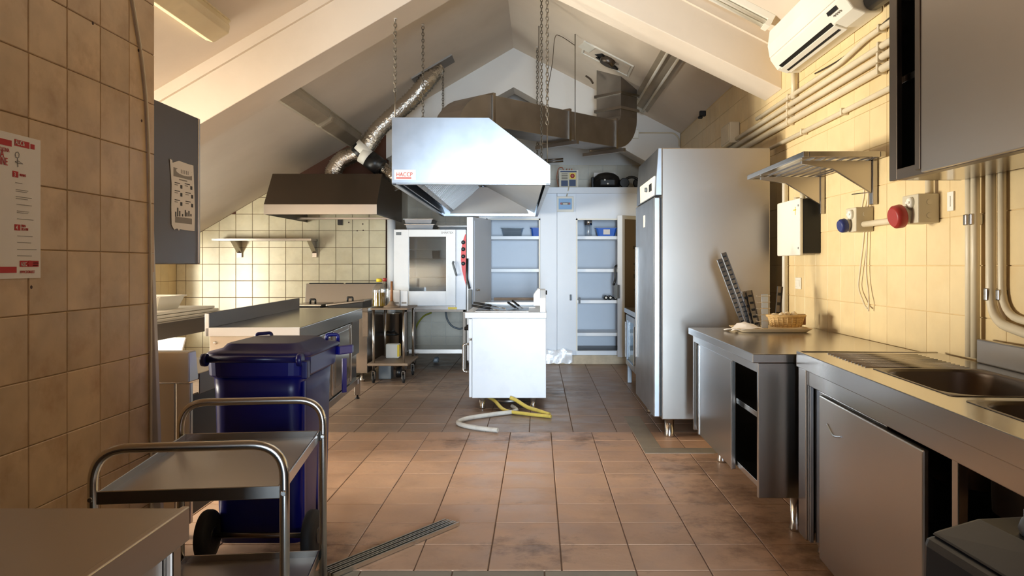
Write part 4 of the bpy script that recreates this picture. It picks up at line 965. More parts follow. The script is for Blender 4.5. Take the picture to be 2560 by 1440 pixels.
for (x, y) in ((.08, -.10), (.08, -.40), (.08, -1.4), (SW - .1, -.1), (SW - .1, -1.4)): MB().lathe([(.03, 0), (.033, .012), (.028, .03), (.028, .07)], (x, y, 0), 14).build('leg', 'chrome', su)
# black machine at the right edge
bm_ = thing('black_machine', 'black plastic appliance with a round knob in the bottom right corner', 'appliance', (.96, 1.55, 0), R(8), local=True)
MB().add([(-.14, -.2, 0), (.16, -.2, 0), (.16, .17, 0), (-.14, .17, 0), (-.13, -.19, .75), (.15, -.19, .75), (.15, .16, .765), (-.13, .16, .765)],
         [(3, 2, 1, 0), (4, 5, 6, 7), (0, 1, 5, 4), (1, 2, 6, 5), (2, 3, 7, 6), (3, 0, 4, 7)]).build('body', 'black_plastic', bm_, bev=.02)
MB().add([(-.12, -.18, .752), (.145, -.18, .752), (.145, .155, .767), (-.12, .155, .767), (-.03, -.14, .80), (.145, -.14, .80), (.145, .12, .805), (-.03, .12, .805)],
         [(3, 2, 1, 0), (4, 5, 6, 7), (0, 1, 5, 4), (1, 2, 6, 5), (2, 3, 7, 6), (3, 0, 4, 7)]).build('lid', 'black_plastic', bm_, bev=.01)
MB().lathe([(.045, .80), (.05, .815), (.045, .83), (.04, .835), (.04, .85), (.027, .865), (.001, .87)], (.03, .0, 0), 20).build('knob', 'grey_plastic', bm_)
MB().lathe([(.02, 0), (.02, .02)], (-.155, -.08, .66), 10, 'x').build('side_screw', 'black_plastic', bm_)

# ------------------------------------------------------------------ wall cabinet, slatted shelf, electric things on the right wall
uc = thing('wall_cabinet', 'steel wall cabinet with a sliding door open at its far end', 'cabinet', (1.75, 2.6, 1.70))
ux0, ux1, uy0, uy1, uz0, uz1 = 1.55, 1.862, 1.5, 3.523, 1.705, 2.50
box('far_end', 'steel', uc, ux0, ux1, uy1 - .02, uy1, uz0, uz1, .003)
box('near_end', 'steel', uc, ux0, ux1, uy0, uy0 + .02, uz0, uz1, .003)
box('top', 'steel_soft', uc, ux0, ux1, uy0, uy1, uz1 - .02, uz1, .003)
box('bottom', 'steel', uc, ux0 + .03, ux1, uy0, uy1, uz0, uz0 + .02, .003)
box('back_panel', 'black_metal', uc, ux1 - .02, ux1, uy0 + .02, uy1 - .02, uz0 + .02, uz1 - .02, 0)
box('far_stile', 'steel_dark', uc, ux0 - .004, ux0 + .02, uy1 - .075, uy1, uz0 - .004, uz1, .003)
box('bottom_track', 'steel_dark', uc, ux0 - .004, ux0 + .04, uy0, uy1 - .075, uz0 - .006, uz0 + .04, .003)
box('shelf', 'steel', uc, ux0 + .05, ux1 - .02, uy0 + .02, uy1 - .02, 2.13, 2.16, .002)
dr = box('sliding_door', 'steel_soft', uc, ux0 - .024, ux0 - .004, 1.7, 3.19, uz0 - .004, uz1 - .01, .004)
box('door_edge', 'steel_dark', dr, ux0 - .028, ux0 - .002, 3.19, 3.235, uz0 + .01, uz1 - .01, .004)
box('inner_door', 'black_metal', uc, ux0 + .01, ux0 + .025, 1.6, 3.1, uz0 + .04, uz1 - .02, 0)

ss = thing('slatted_shelf', 'slatted steel wall shelf on two triangular brackets', 'shelf', (1.7, 4.95, 1.93))
sx0, sx1, sy0, sy1 = 1.45, 1.90, 4.367, 5.545
MB().box(sx0, sx0 + .03, sy0, sy1, 1.925, 1.955).box(sx1 - .03, sx1, sy0, sy1, 1.925, 1.955).box(sx0 + .03, sx1 - .03, sy0, sy0 + .03, 1.925, 1.955).box(sx0 + .03, sx1 - .03, sy1 - .03, sy1, 1.925, 1.955).build('frame', 'steel', ss, fix=False, bev=.003)
ns = 7
for k in range(ns):
    xx = sx0 + .055 + k * (sx1 - sx0 - .09) / (ns - 1)
    box('slat', 'steel', ss, xx - .016, xx + .016, sy0 + .03, sy1 - .03, 1.93, 1.948, .002)
for yy in (4.53, 5.36):
    b_ = MB().prism([(1.49, 1.924), (1.885, 1.924), (1.885, 1.78), (1.885, 1.74), (1.66, 1.88), (1.49, 1.905)], yy - .012, yy + .012).build('bracket', 'steel_soft', ss, bev=.002)
    box('bracket_foot', 'steel', b_, 1.885, 1.912, yy - .025, yy + .025, 1.675, 1.925, .003)
wire = MB().tube([(1.905, 4.55, 1.75), (1.86, 4.74, 1.752)], .003, 6).build('peg', 'steel_dark', ss)

eb = thing('electrical_enclosure', 'white electrical box with a black side next to the refrigerator', 'electrical box', (1.85, 5.65, 1.4))
MB().box(1.80, 1.918, 5.43, 5.93, 1.415, 1.785).build('casing', 'black_metal', eb, fix=False, bev=.006)
dr = box('cover', 'white_plastic', eb, 1.775, 1.80, 5.43, 5.94, 1.40, 1.79, .008)
MB().box(1.7735, 1.775, 5.50, 5.56, 1.71, 1.718).box(1.7735, 1.775, 5.515, 5.523, 1.68, 1.735).build('yellow_mark', 'yellow_cap', dr, fix=False)
for zz in (1.45, 1.74): MB().lathe([(.008, 0), (.008, -.004)], (1.775, 5.45, zz), 8, 'x').build('hinge_screw', 'chrome', dr)
for yy, hh_ in ((5.5, .045), (5.62, .055), (5.75, .035)): MB().tube([(1.86, yy, 1.785), (1.86, yy, 1.785 + hh_)], .02, 10).build('cable_gland', 'socket_grey', eb)
def conduit(name, label, pts, r, m='pvc_pipe', grp='conduits on the right wall', clips=(), bend=.06, cm='steel'):
    t = thing(name, label, 'pipe', pts[0], 0, grp)
    MB().tube(arc(pts, bend), r, 12).build('run', m, t)
    for c in clips:
        c = Vector(c); MB().box(c.x - r - .006, XR - .003, c.y - .012, c.y + .012, c.z - r - .006, c.z + r + .006).build('clip', m if cm is None else cm, t, fix=False, bev=.004)
    return t
xp = 1.888
conduit('conduit', 'white vertical conduit from the electrical box down to the counter', [(xp, 6.13, 2.0), (xp, 6.13, .91)], .017, 'white_plastic')
names = ('topmost', 'second from the top', 'third from the top', 'lowest')
for k, (z, r, yf) in enumerate(((2.635, .016, 6.9), (2.535, .019, 7.85), (2.475, .021, 8.3), (2.41, .022, 8.5))):
    conduit('conduit', names[k] + ' of the four parallel conduits high on the right wall', [(xp, 2.2, z), (xp, 4.6, z), (xp, 5.0, z - (.04 if k == 0 else .0)), (xp, yf, z - (.04 if k == 0 else 0))], r, grp='four parallel conduits', clips=((xp, 4.4, z), (xp, 6.0, z - (.04 if k == 0 else 0))), cm=None)
conduit('conduit', 'single thin conduit running below the bundle to the refrigerator', [(xp + .004, 2.2, 2.283), (xp + .004, 6.5, 2.283)], .016, clips=((xp + .004, 4.95, 2.283), (xp + .004, 5.7, 2.283)), cm=None)
conduit('conduit', 'short vertical drain pipe under the air conditioner', [(xp, 5.9, 2.80), (xp, 5.9, 2.56)], .022)
conduit('conduit', 'left pipe of the closest pair behind the wall cabinet', [(xp, 3.50, 1.9), (xp, 3.50, .93)], .018, clips=((xp, 3.5, 1.53),))
conduit('conduit', 'right pipe of the closest pair behind the wall cabinet', [(xp, 3.455, 1.9), (xp, 3.455, .93)], .018, clips=((xp, 3.455, 1.53),))
conduit('conduit', 'front bent pipe that turns towards the camera above the sink', [(xp, 3.335, 1.9), (xp, 3.335, 1.10), (xp, 2.6, 1.0), (xp, 2.0, .985)], .020, clips=((xp, 3.335, 1.21),), bend=.12)
conduit('conduit', 'rear bent pipe that turns towards the camera above the sink', [(xp + .012, 3.275, 1.9), (xp + .012, 3.275, 1.13), (xp + .012, 2.6, 1.06), (xp + .012, 2.0, 1.045)], .016, clips=((xp + .012, 3.275, 1.21),), bend=.12)
conduit('conduit', 'horizontal conduit joining the blue and the red socket', [(1.862, 4.62, 1.566), (1.862, 3.97, 1.566)], .017, clips=())
conduit('conduit', 'short vertical conduit above the red socket', [(xp, 3.86, 1.67), (xp, 3.86, 1.95)], .019)
jb = thing('junction_box', 'pale junction box where the wall conduits meet above the refrigerator', 'junction box', (1.88, 7.85, 2.5)); box('case', 'pvc_pipe', jb, 1.82, 1.918, 7.6, 7.95, 2.50, 2.70, .01); box('cover', 'pvc_pipe', jb, 1.812, 1.82, 7.62, 7.93, 2.515, 2.685, .004)
jb = thing('junction_box', 'white square junction box on the gable wall right of the duct', 'junction box', at(1580, 335, 10.79)); p = at(1582, 335, 10.75); box('case', 'white_plastic', jb, p[0] - .08, p[0] + .08, 10.73, 10.798, p[2] - .06, p[2] + .06, .008)
box('cover', 'white_plastic', jb, p[0] - .07, p[0] + .07, 10.724, 10.73, p[2] - .05, p[2] + .05, .003)
MB().tube(arc([(p[0] + .08, 10.77, p[2] + .02), at(1685, 332, 10.77), at(1698, 345, 10.77), at(1698, 366, 10.77)], .05), .010, 8).build('conduit', 'pvc_pipe', jb)
MB().tube([(p[0] - .03, 10.77, p[2] + .06), at(1572, 280, 10.77)], .006, 6).build('cable', 'white_plastic', jb)

def socket(label, yb, ya, z0, z1, capm, rad, out):
    t = thing('industrial_socket', label, 'socket', (1.9, (ya + yb) / 2, z0), 0, 'industrial sockets on the right wall')
    c_ = box('case', 'socket_grey', t, 1.815, 1.918, ya, yb, z0, z1, .006)
    for dy in (.03, -.03):
        for zz in (z0 + .015, z1 - .015): pass
    zc, yc = (z0 + z1) / 2, (ya + yb) / 2
    MB().lathe([(.028, 0), (.028, -.012), (.02, -.02)], (1.815, yc - .02, z1 - .04), 14, 'x').build('switch_rotor', 'white_plastic', t)
    box('switch_grip', 'white_plastic', t, 1.79, 1.80, yc - .04, yc, z1 - .046, z1 - .034, .003)
    b0 = Vector((1.82, yc + .02, zc - .025)); dv = Vector((-1, -.10, -.18)).normalized()
    MB().tube([b0, b0 + dv * out * .55], rad * .82, 18).build('sleeve', 'socket_grey', t)
    MB().tube([b0 + dv * out * .5, b0 + dv * out * .56, b0 + dv * out, b0 + dv * (out + .012)], [rad, rad * 1.04, rad, rad * .8], 20).build('cap', capm, t)
    MB().lathe([(.014, 0), (.012, .0)], (0, 0, 0), 8, 'y')
    for zz in (z0 + .035, z1 - .04): MB().lathe([(.014, 0), (.013, -.003)], (1.87, ya, zz), 14, 'y').build('knockout', 'socket_grey', t)
socket('grey wall socket box with a round dark blue cap', 4.72, 4.571, 1.525, 1.665, 'socket_blue', .040, .055)
socket('larger grey wall socket box with a round red cap', 3.99, 3.821, 1.535, 1.675, 'socket_red', .056, .075)
def plate_switch(label, y, z, wy, wz, n, mm='white_plastic'):
    t = thing('wall_outlet', label, 'outlet', (XR, y, z)); box('plate', mm, t, XR - .010, XR - .001, y - wy / 2, y + wy / 2, z - wz / 2, z + wz / 2, .003)
    for k in range(n):
        yy = y + (k - (n - 1) / 2) * wy * .28; box('module', mm, t, XR - .014, XR - .009, yy - wy * .12, yy + wy * .12, z - wz * .28, z + wz * .28, .002)
plate_switch('small white socket plate beside the red industrial socket', 3.71, 1.628, .055, .09, 1)
plate_switch('white switch plate below the electrical box', 5.88, 1.2, .12, .085, 3)
hose('loose_cable', 'grey cable loop hanging below the blue socket', [(1.895, 4.66, 1.90), (1.897, 4.65, 1.75), (1.90, 4.69, 1.66), (1.90, 4.66, 1.52), (1.90, 4.72, 1.30), (1.90, 4.74, 1.20), (1.895, 4.66, 1.12), (1.89, 4.61, 1.09), (1.89, 4.585, 1.085)], .005, 'pvc_pipe', 'cable')
hose('loose_cable', 'second grey cable of the loop with its end tied below the blue socket', [(1.90, 4.60, 1.90), (1.90, 4.60, 1.75), (1.902, 4.62, 1.52), (1.90, 4.63, 1.30), (1.90, 4.60, 1.18), (1.89, 4.57, 1.12), (1.89, 4.575, 1.07)], .005, 'pvc_pipe', 'cable')

# air conditioner
ac = thing('air_conditioner', 'white split air conditioner high on the right wall', 'air conditioner', (1.8, 5.2, 2.72))
aprof = [(1.918, 3.10), (1.76, 3.10), (1.70, 3.05), (1.685, 2.93), (1.70, 2.83), (1.75, 2.76), (1.82, 2.735), (1.918, 2.74)]
MB().prism(aprof, 4.45, 5.86).build('body', 'white_plastic', ac, bev=.012, seg=3)
MB().prism([(1.70, 3.04), (1.69, 3.04), (1.676, 2.93), (1.69, 2.845), (1.70, 2.845), (1.688, 2.93)], 4.47, 5.84).build('front_panel', 'white_plastic', ac, bev=.003)
MB().prism([(1.735, 2.772), (1.80, 2.738), (1.798, 2.728), (1.728, 2.765)], 4.75, 5.74).build('air_slot', 'black_metal', ac)
MB().prism([(1.755, 2.757), (1.83, 2.735), (1.826, 2.722), (1.75, 2.746)], 4.72, 5.77).build('flap', 'white_plastic', ac, bev=.003)
MB().prism([(1.704, 2.82), (1.714, 2.80), (1.711, 2.797), (1.700, 2.818)], 4.58, 4.72).build('display', 'black_plastic', ac)
for k in range(4): MB().prism([(1.722, 2.788), (1.728, 2.781), (1.725, 2.778), (1.718, 2.786)], 4.56 + k * .03, 4.575 + k * .03).build('indicator', 'print_grey', ac)
MB().tube([(1.86, 4.44, 2.80), (1.86, 4.05, 2.80)], .055, 14).build('pipe_sleeve', 'black_plastic', ac)
hose('loose_cable', 'thin dark cable sagging along the wall below the air conditioner', [(1.905, 4.0, 2.70), (1.905, 4.5, 2.66), (1.905, 5.0, 2.63), (1.905, 5.5, 2.65)], .005, 'steel_dark', 'cable')

# ------------------------------------------------------------------ things on the right counter
def rail(label, p0, p1, wd, holes, grp, cat='rail', m='steel'):
    t = thing('rack_rail', label, cat, p0, 0, grp)
    p0, p1 = Vector(p0), Vector(p1); ax = (p1 - p0); L = ax.length; ax.normalize(); sd_ = Vector((0, -1, 0)).cross(ax).normalized(); nb = Vector((0, -1, 0))
    q = lambda s, u, n_: p0 + ax * s + sd_ * u + nb * n_
    MB().loft([[q(0, -wd, 0), q(0, wd, 0), q(0, wd, -.004), q(0, -wd, -.004)], [q(L, -wd, 0), q(L, wd, 0), q(L, wd, -.004), q(L, -wd, -.004)]]).build('strip', m, t)
    for s in (-1, 1): MB().loft([[q(0, s * wd, 0), q(0, s * wd, .014), q(0, s * (wd - .003), .014), q(0, s * (wd - .003), 0)], [q(L, s * wd, 0), q(L, s * wd, .014), q(L, s * (wd - .003), .014), q(L, s * (wd - .003), 0)]]).build('flange', m, t)
    for k in range(holes):
        s0 = L * (k + .35) / (holes + .3); h2 = L / holes * .28
        MB().loft([[q(s0, -wd * .62, .001), q(s0, wd * .62, .001), q(s0, wd * .62, .002), q(s0, -wd * .62, .002)], [q(s0 + h2, -wd * .62, .001), q(s0 + h2, wd * .62, .001), q(s0 + h2, wd * .62, .002), q(s0 + h2, -wd * .62, .002)]]).build('slot', 'black_metal', t)
zc_ = .901
rail('shorter slotted steel rail leaning left against the refrigerator', (at(1862, 0, 5.4)[0], 5.4, .91), at(1798, 648, 5.5), .018, 15, 'steel rails leaning on the counter')
rail('longest slotted steel rail leaning against the refrigerator', (at(1878, 0, 5.42)[0], 5.42, .91), at(1808, 632, 5.52), .018, 16, 'steel rails leaning on the counter')
rail('short drilled steel strip leaning beside the slotted rails', (at(1886, 0, 5.36)[0], 5.36, .92), at(1862, 728, 5.46), .022, 4, 'steel rails leaning on the counter')
rail('short strip with five small holes right of the slotted rails', (at(1893, 0, 5.34)[0], 5.34, .92), at(1872, 726, 5.44), .020, 5, 'steel rails leaning on the counter')
rail('dark drilled strip leaning in the gap beside the refrigerator', (at(1942, 0, 5.5)[0], 5.5, .90), at(1950, 716, 5.53), .018, 4, 'steel rails leaning on the counter', m='steel_dark')
cm = thing('spike_rack', 'upright steel plate with thin side spikes on the counter', 'rack', (at(1912, 0, 5.3)[0], 5.3, .915))
xa, xb = at(1904, 0, 5.3)[0], at(1920, 0, 5.3)[0]; box('plate', 'steel_bright', cm, xa, xb, 5.296, 5.304, .915, at(0, 735, 5.3)[2], .002)
for k in range(5):
    z = at(0, 740 + k * 15.5, 5.3)[2]; MB().tube(spline([(xa - .04, 5.29, z + .001), (xa - .02, 5.288, z - .004), (xa, 5.29, z), (xb + .012, 5.29, z)]), .0028, 6).build('spike', 'chrome', cm)
# tray with cloth and basket
ty = thing('serving_tray', 'long cream tray lying on the steel counter', 'tray', (at(1925, 0, 5.25)[0], 5.25, .9))
tx0, tx1 = at(1835, 0, 5.25)[0], at(2018, 0, 5.25)[0]
MB().loft([rrect(tx0 + .03, tx1 - .03, 5.12, 5.42, .902, .05), rrect(tx0, tx1, 5.09, 5.45, .925, .06), rrect(tx0 + .008, tx1 - .008, 5.098, 5.442, .925, .06), rrect(tx0 + .035, tx1 - .035, 5.125, 5.415, .908, .05)], smooth=False).build('pan', 'linen', ty)
nk = MB(); gx, gy = 7, 6
for i in range(gx + 1):
    for j in range(gy + 1):
        u_, v_ = i / gx, j / gy; nk.v.append((at(1818, 0, 5.2)[0] + u_ * .20 + .02 * math.sin(v_ * 7), 5.10 + v_ * .17, .915 + .035 * math.exp(-((u_ - .55) ** 2 + (v_ - .5) ** 2) * 9) + .008 * math.sin(9 * u_ + 5 * v_) + .010 * (u_ > .3)))
for i in range(gx):
    for j in range(gy): a = i * (gy + 1) + j; nk.f.append([a, a + gy + 1, a + gy + 2, a + 1]); nk.sm.append(True)
o = nk.build('crumpled_napkin', 'paper', None, loc=(at(1845, 0, 5.2)[0], 5.2, .9)); tag(o, 'crumpled white napkin at the left end of the tray', 'napkin')
md = o.modifiers.new('thick', 'SOLIDIFY'); md.thickness = .002
bk = thing('wicker_basket', 'small oval wicker bread basket on the tray', 'basket', (at(1965, 0, 5.27)[0], 5.27, .926), 0, local=True)
def oval(a, b, z, n=28): return [(a * math.cos(2 * math.pi * i / n), b * math.sin(2 * math.pi * i / n), z) for i in range(n)]
for k in range(6):
    s = .82 + .18 * k / 5; MB().tube([Vector(p) for p in oval(.112 * s, .085 * s, .006 + k * .0115)], .0068, 6, closed=True).build('weave_ring', 'wicker', bk)
for k in range(22):
    a = 2 * math.pi * k / 22; MB().tube([(.096 * math.cos(a), .074 * math.sin(a), .002), (.117 * math.cos(a), .090 * math.sin(a), .072)], .005, 5).build('stake', 'wicker', bk)
MB().tube([Vector(p) for p in oval(.122, .094, .075)], .009, 6, closed=True).build('rim', 'wicker', bk)
MB().loft([oval(.09, .07, .002), oval(.094, .074, .008)]).build('base', 'wicker', bk)
for k in range(4):
    t = thing('bread_piece', ('leftmost', 'second', 'third', 'rightmost')[k] + ' pale bread piece sticking out of the basket', 'bread', (0, 0, 0), 0, 'bread in the basket', local=True)
    t.location = (at(1965, 0, 5.27)[0] - .06 + k * .036, 5.27 + .01 * (-1) ** k, .99); t.rotation_euler = (R(20 * (-1) ** k), R(25 + 20 * k), R(40 * k))
    MB().lathe([(.004, -.04), (.018, -.03), (.024, 0), (.018, .03), (.004, .04)], (0, 0, 0), 10, 'x').build('crumb', 'linen', t)
o = MB().box(at(1990, 0, 5.4)[0], at(2020, 0, 5.4)[0], 5.44, 5.47, .926, 1.0).build('brown_box', 'wood', None, fix=False, bev=.004, loc=(1.8, 5.45, .926)); tag(o, 'small brown box behind the wicker basket', 'box')

# ------------------------------------------------------------------ lamps and damage on the sloping ceiling
def slope_frame(x, y, side):
    s = SL if side < 0 else -SR
    u = Vector((1, 0, s)).normalized(); n = Vector((u.z, 0, -u.x)) if True else None
    if n.z > 0: n = -n
    return Vector((x, y, zr(x))), u, n          # point on the slope, direction up/down the slope, normal into the room
def roof_lamp(label, x, y0, y1, wd, ht, side, m, cover=True, broken=0.0):
    c, u, n = slope_frame(x, (y0 + y1) / 2, side)
    t = thing('ceiling_lamp', label, 'lamp', (x, (y0 + y1) / 2, zr(x)), 0, 'fluorescent ceiling lamps')
    def ring(y, sc=1.0, lift=0.0):
        pr = [(-wd / 2, 0), (-wd / 2 * .92, ht * .55), (-wd / 2 * .6, ht), (wd / 2 * .6, ht), (wd / 2 * .92, ht * .55), (wd / 2, 0)]
        return [Vector((c.x, y, c.z)) + u * (a * sc) + n * (b * sc + lift) for a, b in pr]
    MB().loft([ring(y0 + .004, 1.06, -.004)[:1] + [Vector((c.x, y0, c.z)) - u * (wd * .53) + n * .022, Vector((c.x, y0, c.z)) + u * (wd * .53) + n * .022] + ring(y0 + .004, 1.06, -.004)[5:],
               ring(y1 - .004, 1.06, -.004)[:1] + [Vector((c.x, y1, c.z)) - u * (wd * .53) + n * .022, Vector((c.x, y1, c.z)) + u * (wd * .53) + n * .022] + ring(y1 - .004, 1.06, -.004)[5:]]).build('housing', m, t)
    if cover: MB().loft([ring(y0 + .015, .9, .02), ring(y0 + .05, 1, .02), ring(y1 - .05, 1, .02), ring(y1 - .015, .9, .02)]).build('cover', m, t, bev=.004)
    else:
        for s in (-.25, .25):
            MB().tube([Vector((c.x, y0 + .06, c.z)) + u * (s * wd) + n * .05, Vector((c.x, y1 - .06, c.z)) + u * (s * wd) + n * .05], .015, 10).build('tube', 'white_plastic', t)
        for yy in (y0 + .03, y1 - .03): MB().loft([[Vector((c.x, yy - .02, c.z)) + u * (a * wd) + n * b for a, b in ((-.4, .02), (.4, .02), (.4, .07), (-.4, .07))], [Vector((c.x, yy + .02, c.z)) + u * (a * wd) + n * b for a, b in ((-.4, .02), (.4, .02), (.4, .07), (-.4, .07))]]).build('end_cap', m, t)
    return t
roof_lamp('yellowed plastic fluorescent lamp at the upper left before the beam', -2.36, 4.55, 5.86, .22, .085, -1, 'old_plastic')
roof_lamp('nearer open fluorescent lamp on the left slope behind the beam', -2.45, 7.3, 9.0, .24, .07, -1, 'grimy_white')
roof_lamp('farther grimy fluorescent lamp on the left slope behind the beam', -2.45, 9.03, 10.6, .24, .09, -1, 'grimy_white')
roof_lamp('old fluorescent lamp on the right slope behind the beam', 1.335, 7.6, 10.5, .24, .09, 1, 'grimy_white', cover=False)
# lamp fixed across the slope at the upper right
t = thing('ceiling_lamp', 'fluorescent lamp running down the right slope beside the air conditioner', 'lamp', (1.4, 6.05, zr(1.4)), 0, 'fluorescent ceiling lamps')
u = Vector((1, 0, -SR)).normalized(); n = Vector((-u.z * -1, 0, 0)); n = Vector((u.z, 0, -u.x))
c = Vector((1.22, 6.05, zr(1.22)))
def sring(s, hw, h0, h1): return [c + u * s + Vector((0, -hw, 0)) + n * h0, c + u * s + Vector((0, hw, 0)) + n * h0, c + u * s + Vector((0, hw * .8, 0)) + n * h1, c + u * s + Vector((0, -hw * .8, 0)) + n * h1]
MB().loft([sring(-.62, .10, 0, .04), sring(.62, .10, 0, .04)]).build('housing', 'white_plastic', t, bev=.003)
for s in (-.045, .045): MB().tube([c + u * -.58 + Vector((0, s, 0)) + n * .058, c + u * .58 + Vector((0, s, 0)) + n * .058], .014, 10).build('tube', 'white_plastic', t)
for s in (-.6, .6): MB().loft([sring(s - .02, .08, .038, .08), sring(s + .02, .08, .038, .08)]).build('end_cap', 'white_plastic', t)
# torn opening in the right slope
hv = thing('torn_vent', 'torn ceiling vent with a dark hole on the right slope', 'vent', (.79, 9.15, zr(.79)))
u = Vector((1, 0, -SR)).normalized(); n = Vector((u.z, 0, -u.x)); yv = Vector((0, 1, 0))
c = Vector((.79, 9.15, zr(.79)))
def sq(cu, cv, a, b, h0, h1, m, nm, par=hv, rot=0.0):
    e1 = u * math.cos(rot) + yv * math.sin(rot); e2 = yv * math.cos(rot) - u * math.sin(rot); cc = c + u * cu + yv * cv
    r_ = lambda h: [cc - e1 * a - e2 * b + n * h, cc + e1 * a - e2 * b + n * h, cc + e1 * a + e2 * b + n * h, cc - e1 * a + e2 * b + n * h]
    return MB().loft([r_(h0), r_(h1)]).build(nm, m, par)
for (a, b, q, w_) in ((0, -.235, .30, .012), (0, .235, .30, .012), (.30, 0, .012, .245), (-.30, 0, .012, .245)): sq(a, b, q, w_, 0, .014, 'white_plastic', 'frame_strip')
sq(0, 0, .28, .22, -.004, .006, 'plaster', 'cover_board')
sq(-.02, .0, .10, .10, .0, .009, 'black_metal', 'hole', rot=.4)
cc = c + u * .02 - yv * .05 + n * .05
MB().tube([cc - n * .05, cc, cc + n * .03], [.085, .09, .075], 16).build('fan_ring', 'steel_dark', hv)
sq(-.04, .13, .09, .025, .01, .02, 'black_metal', 'torn_flap', rot=.5); sq(.10, .12, .04, .05, .01, .03, 'black_metal', 'torn_flap', rot=.9)
sq(-.26, -.1, .07, .16, .012, .018, 'white_plastic', 'loose_board', rot=.2)
hose('ceiling_wire', 'thin cable from the ceiling vent past the chains', [(.42, 9.2, zr(.42) - .02), (.25, 9.1, zr(.25) - .03), (.19, 9.05, 3.9), (.16, 9.0, 3.6), (.09, 8.9, 3.2)], .004, 'steel_dark', 'cable')
o = MB().tube(spline([at(1465, 190, 9.7), at(1476, 198, 9.65), at(1482, 208, 9.6)]), .012, 6).build('bent_strap', 'steel_dark', None, loc=at(1465, 190, 9.7)); tag(o, 'bent metal strap hanging beside the duct riser', 'strap')
o = MB().box(-.035, .035, -.03, .03, -.03, .03).box(-.05, .0, -.02, .02, -.055, -.03).build('pipe_bracket', 'black_metal', None, fix=False, bev=.008); o.location = (1.83, 8.9, 3.02); tag(o, 'small black bracket in the corner of right wall and ceiling', 'bracket')

# ------------------------------------------------------------------ alcove at the left: hung cabinet, dish counter, table
hc = thing('hanging_cabinet', 'dark steel cabinet hanging beyond the white corner strip', 'cabinet', (-2.1, 4.0, 1.34))
hx = -1.84
box('side_panel', 'steel_dark', hc, hx - .02, hx, 3.66, 4.33, 1.338, 2.128, .004)
box('casing', 'steel_dark', hc, -2.9, hx - .02, 3.66, 4.33, 1.34, 2.126, .004)
box('front_trim', 'steel_soft', hc, hx - .05, hx + .004, 4.33, 4.352, 1.338, 2.128, .006)
nt_ = thing('paper_notice', 'torn paper notice taped to the hanging steel cabinet', 'notice', (hx, 4.1, 1.55))
def onX(x, y, X): Y = X * F / (x - 1345); return (X, Y, H - (y - 664) * Y / F)
ptsn = [(425, 397), (431, 400), (432, 407), (448, 402), (470, 410), (484, 414), (486, 470), (488, 530), (487, 578), (462, 575), (450, 573), (448, 577), (444, 571), (436, 574), (430, 562), (429, 520), (430, 460), (427, 420)]
poly = [onX(x, y, hx + .004)[1:] for x, y in ptsn]
MB().prism(poly, hx + .001, hx + .003, axis='x').build('sheet', 'paper', nt_)
def nrect(x0, y0, x1, y1, m, nm, X=hx + .0036, par=nt_, t=.0008):
    a = onX(x0, y0, X); b = onX(x1, y1, X); a2 = onX(x1, y0, X); b2 = onX(x0, y1, X)
    dy = (y1 - y0)
    return MB().prism([(a[1], a[2]), (b[1], H + (a[2] - H)), (b[1], b2[2]), (a[1], b2[2])], X - t, X, axis='x').build(nm, m, par)
nrect(434, 418, 480, 440, 'print_grey', 'title_block')
oc = onX(460, 431, hx); MB().add([(hx + .0040, oc[1] + .10 * math.cos(2 * math.pi * k / 20), oc[2] + .018 * math.sin(2 * math.pi * k / 20)) for k in range(20)] + [(hx + .0034, oc[1] + .10 * math.cos(2 * math.pi * k / 20), oc[2] + .018 * math.sin(2 * math.pi * k / 20)) for k in range(20)],
     [list(range(20))] + [[k, (k + 1) % 20, 20 + (k + 1) % 20, 20 + k] for k in range(20)]).build('title_oval', 'paper', nt_)
for k in range(5): MB().box(hx + .0038, hx + .0044, oc[1] - .045 + k * .02, oc[1] - .037 + k * .02, oc[2] - .010, oc[2] + .010).build('title_stroke', 'print_grey', nt_, fix=False)
nrect(448, 447, 468, 450, 'print_grey', 'print_line')
for (x0, y0) in ((437, 455), (437, 475), (437, 498), (462, 458), (464, 480), (464, 502)):
    nrect(x0, y0, x0 + 13, y0 + 2, 'print_dark', 'print_line'); nrect(x0, y0 + 5, x0 + 8, y0 + 7, 'print_grey', 'print_line')
    nrect(x0 + 14, y0 + 7, x0 + 19, y0 + 16, 'print_dark', 'picture')
for k, (x, hgt) in enumerate(((438, 12), (443, 22), (448, 14), (455, 6), (462, 16), (466, 10), (471, 14), (476, 6))): nrect(x, 541 - hgt, x + 3, 541, 'print_dark', 'picture')
nrect(438, 541, 480, 556, 'print_grey', 'picture')
dc = thing('dish_counter', 'steel dish counter end behind the white corner strip', 'counter', (-2.1, 4.2, 0))
dX = -1.668
box('worktop', 'steel_soft', dc, -2.75, dX, 3.93, 4.63, .77, .80, .004)
box('front_edge', 'steel_dark', dc, dX, dX + .006, 3.93, 4.63, .70, .80, .002)
MB().prism([(3.82, .77), (3.95, .77), (3.95, .80), (3.925, .80), (3.90, .918), (3.82, .918)], -2.75, dX + .002, axis='x').build('upstand', 'steel_soft', dc, bev=.006)
MB().box(-2.75, -1.743, 3.84, 3.87, .09, .765).build('end_panel', 'steel_soft', dc, fix=False, bev=.003)
box('corner_post', 'steel_soft', dc, -1.738, dX, 3.838, 3.87, .09, .765, .004)
box('front_panel', 'black_metal', dc, dX - .03, dX - .01, 3.87, 4.6, .12, .70, .003)  # front coloured black to stand in for the shade on it
for (x, y) in ((dX - .08, 3.92), (dX - .08, 4.55), (-2.65, 4.55)): MB().lathe([(.03, 0), (.03, .02), (.024, .04), (.024, .12)], (x, y, 0), 12).build('foot', 'chrome', dc)
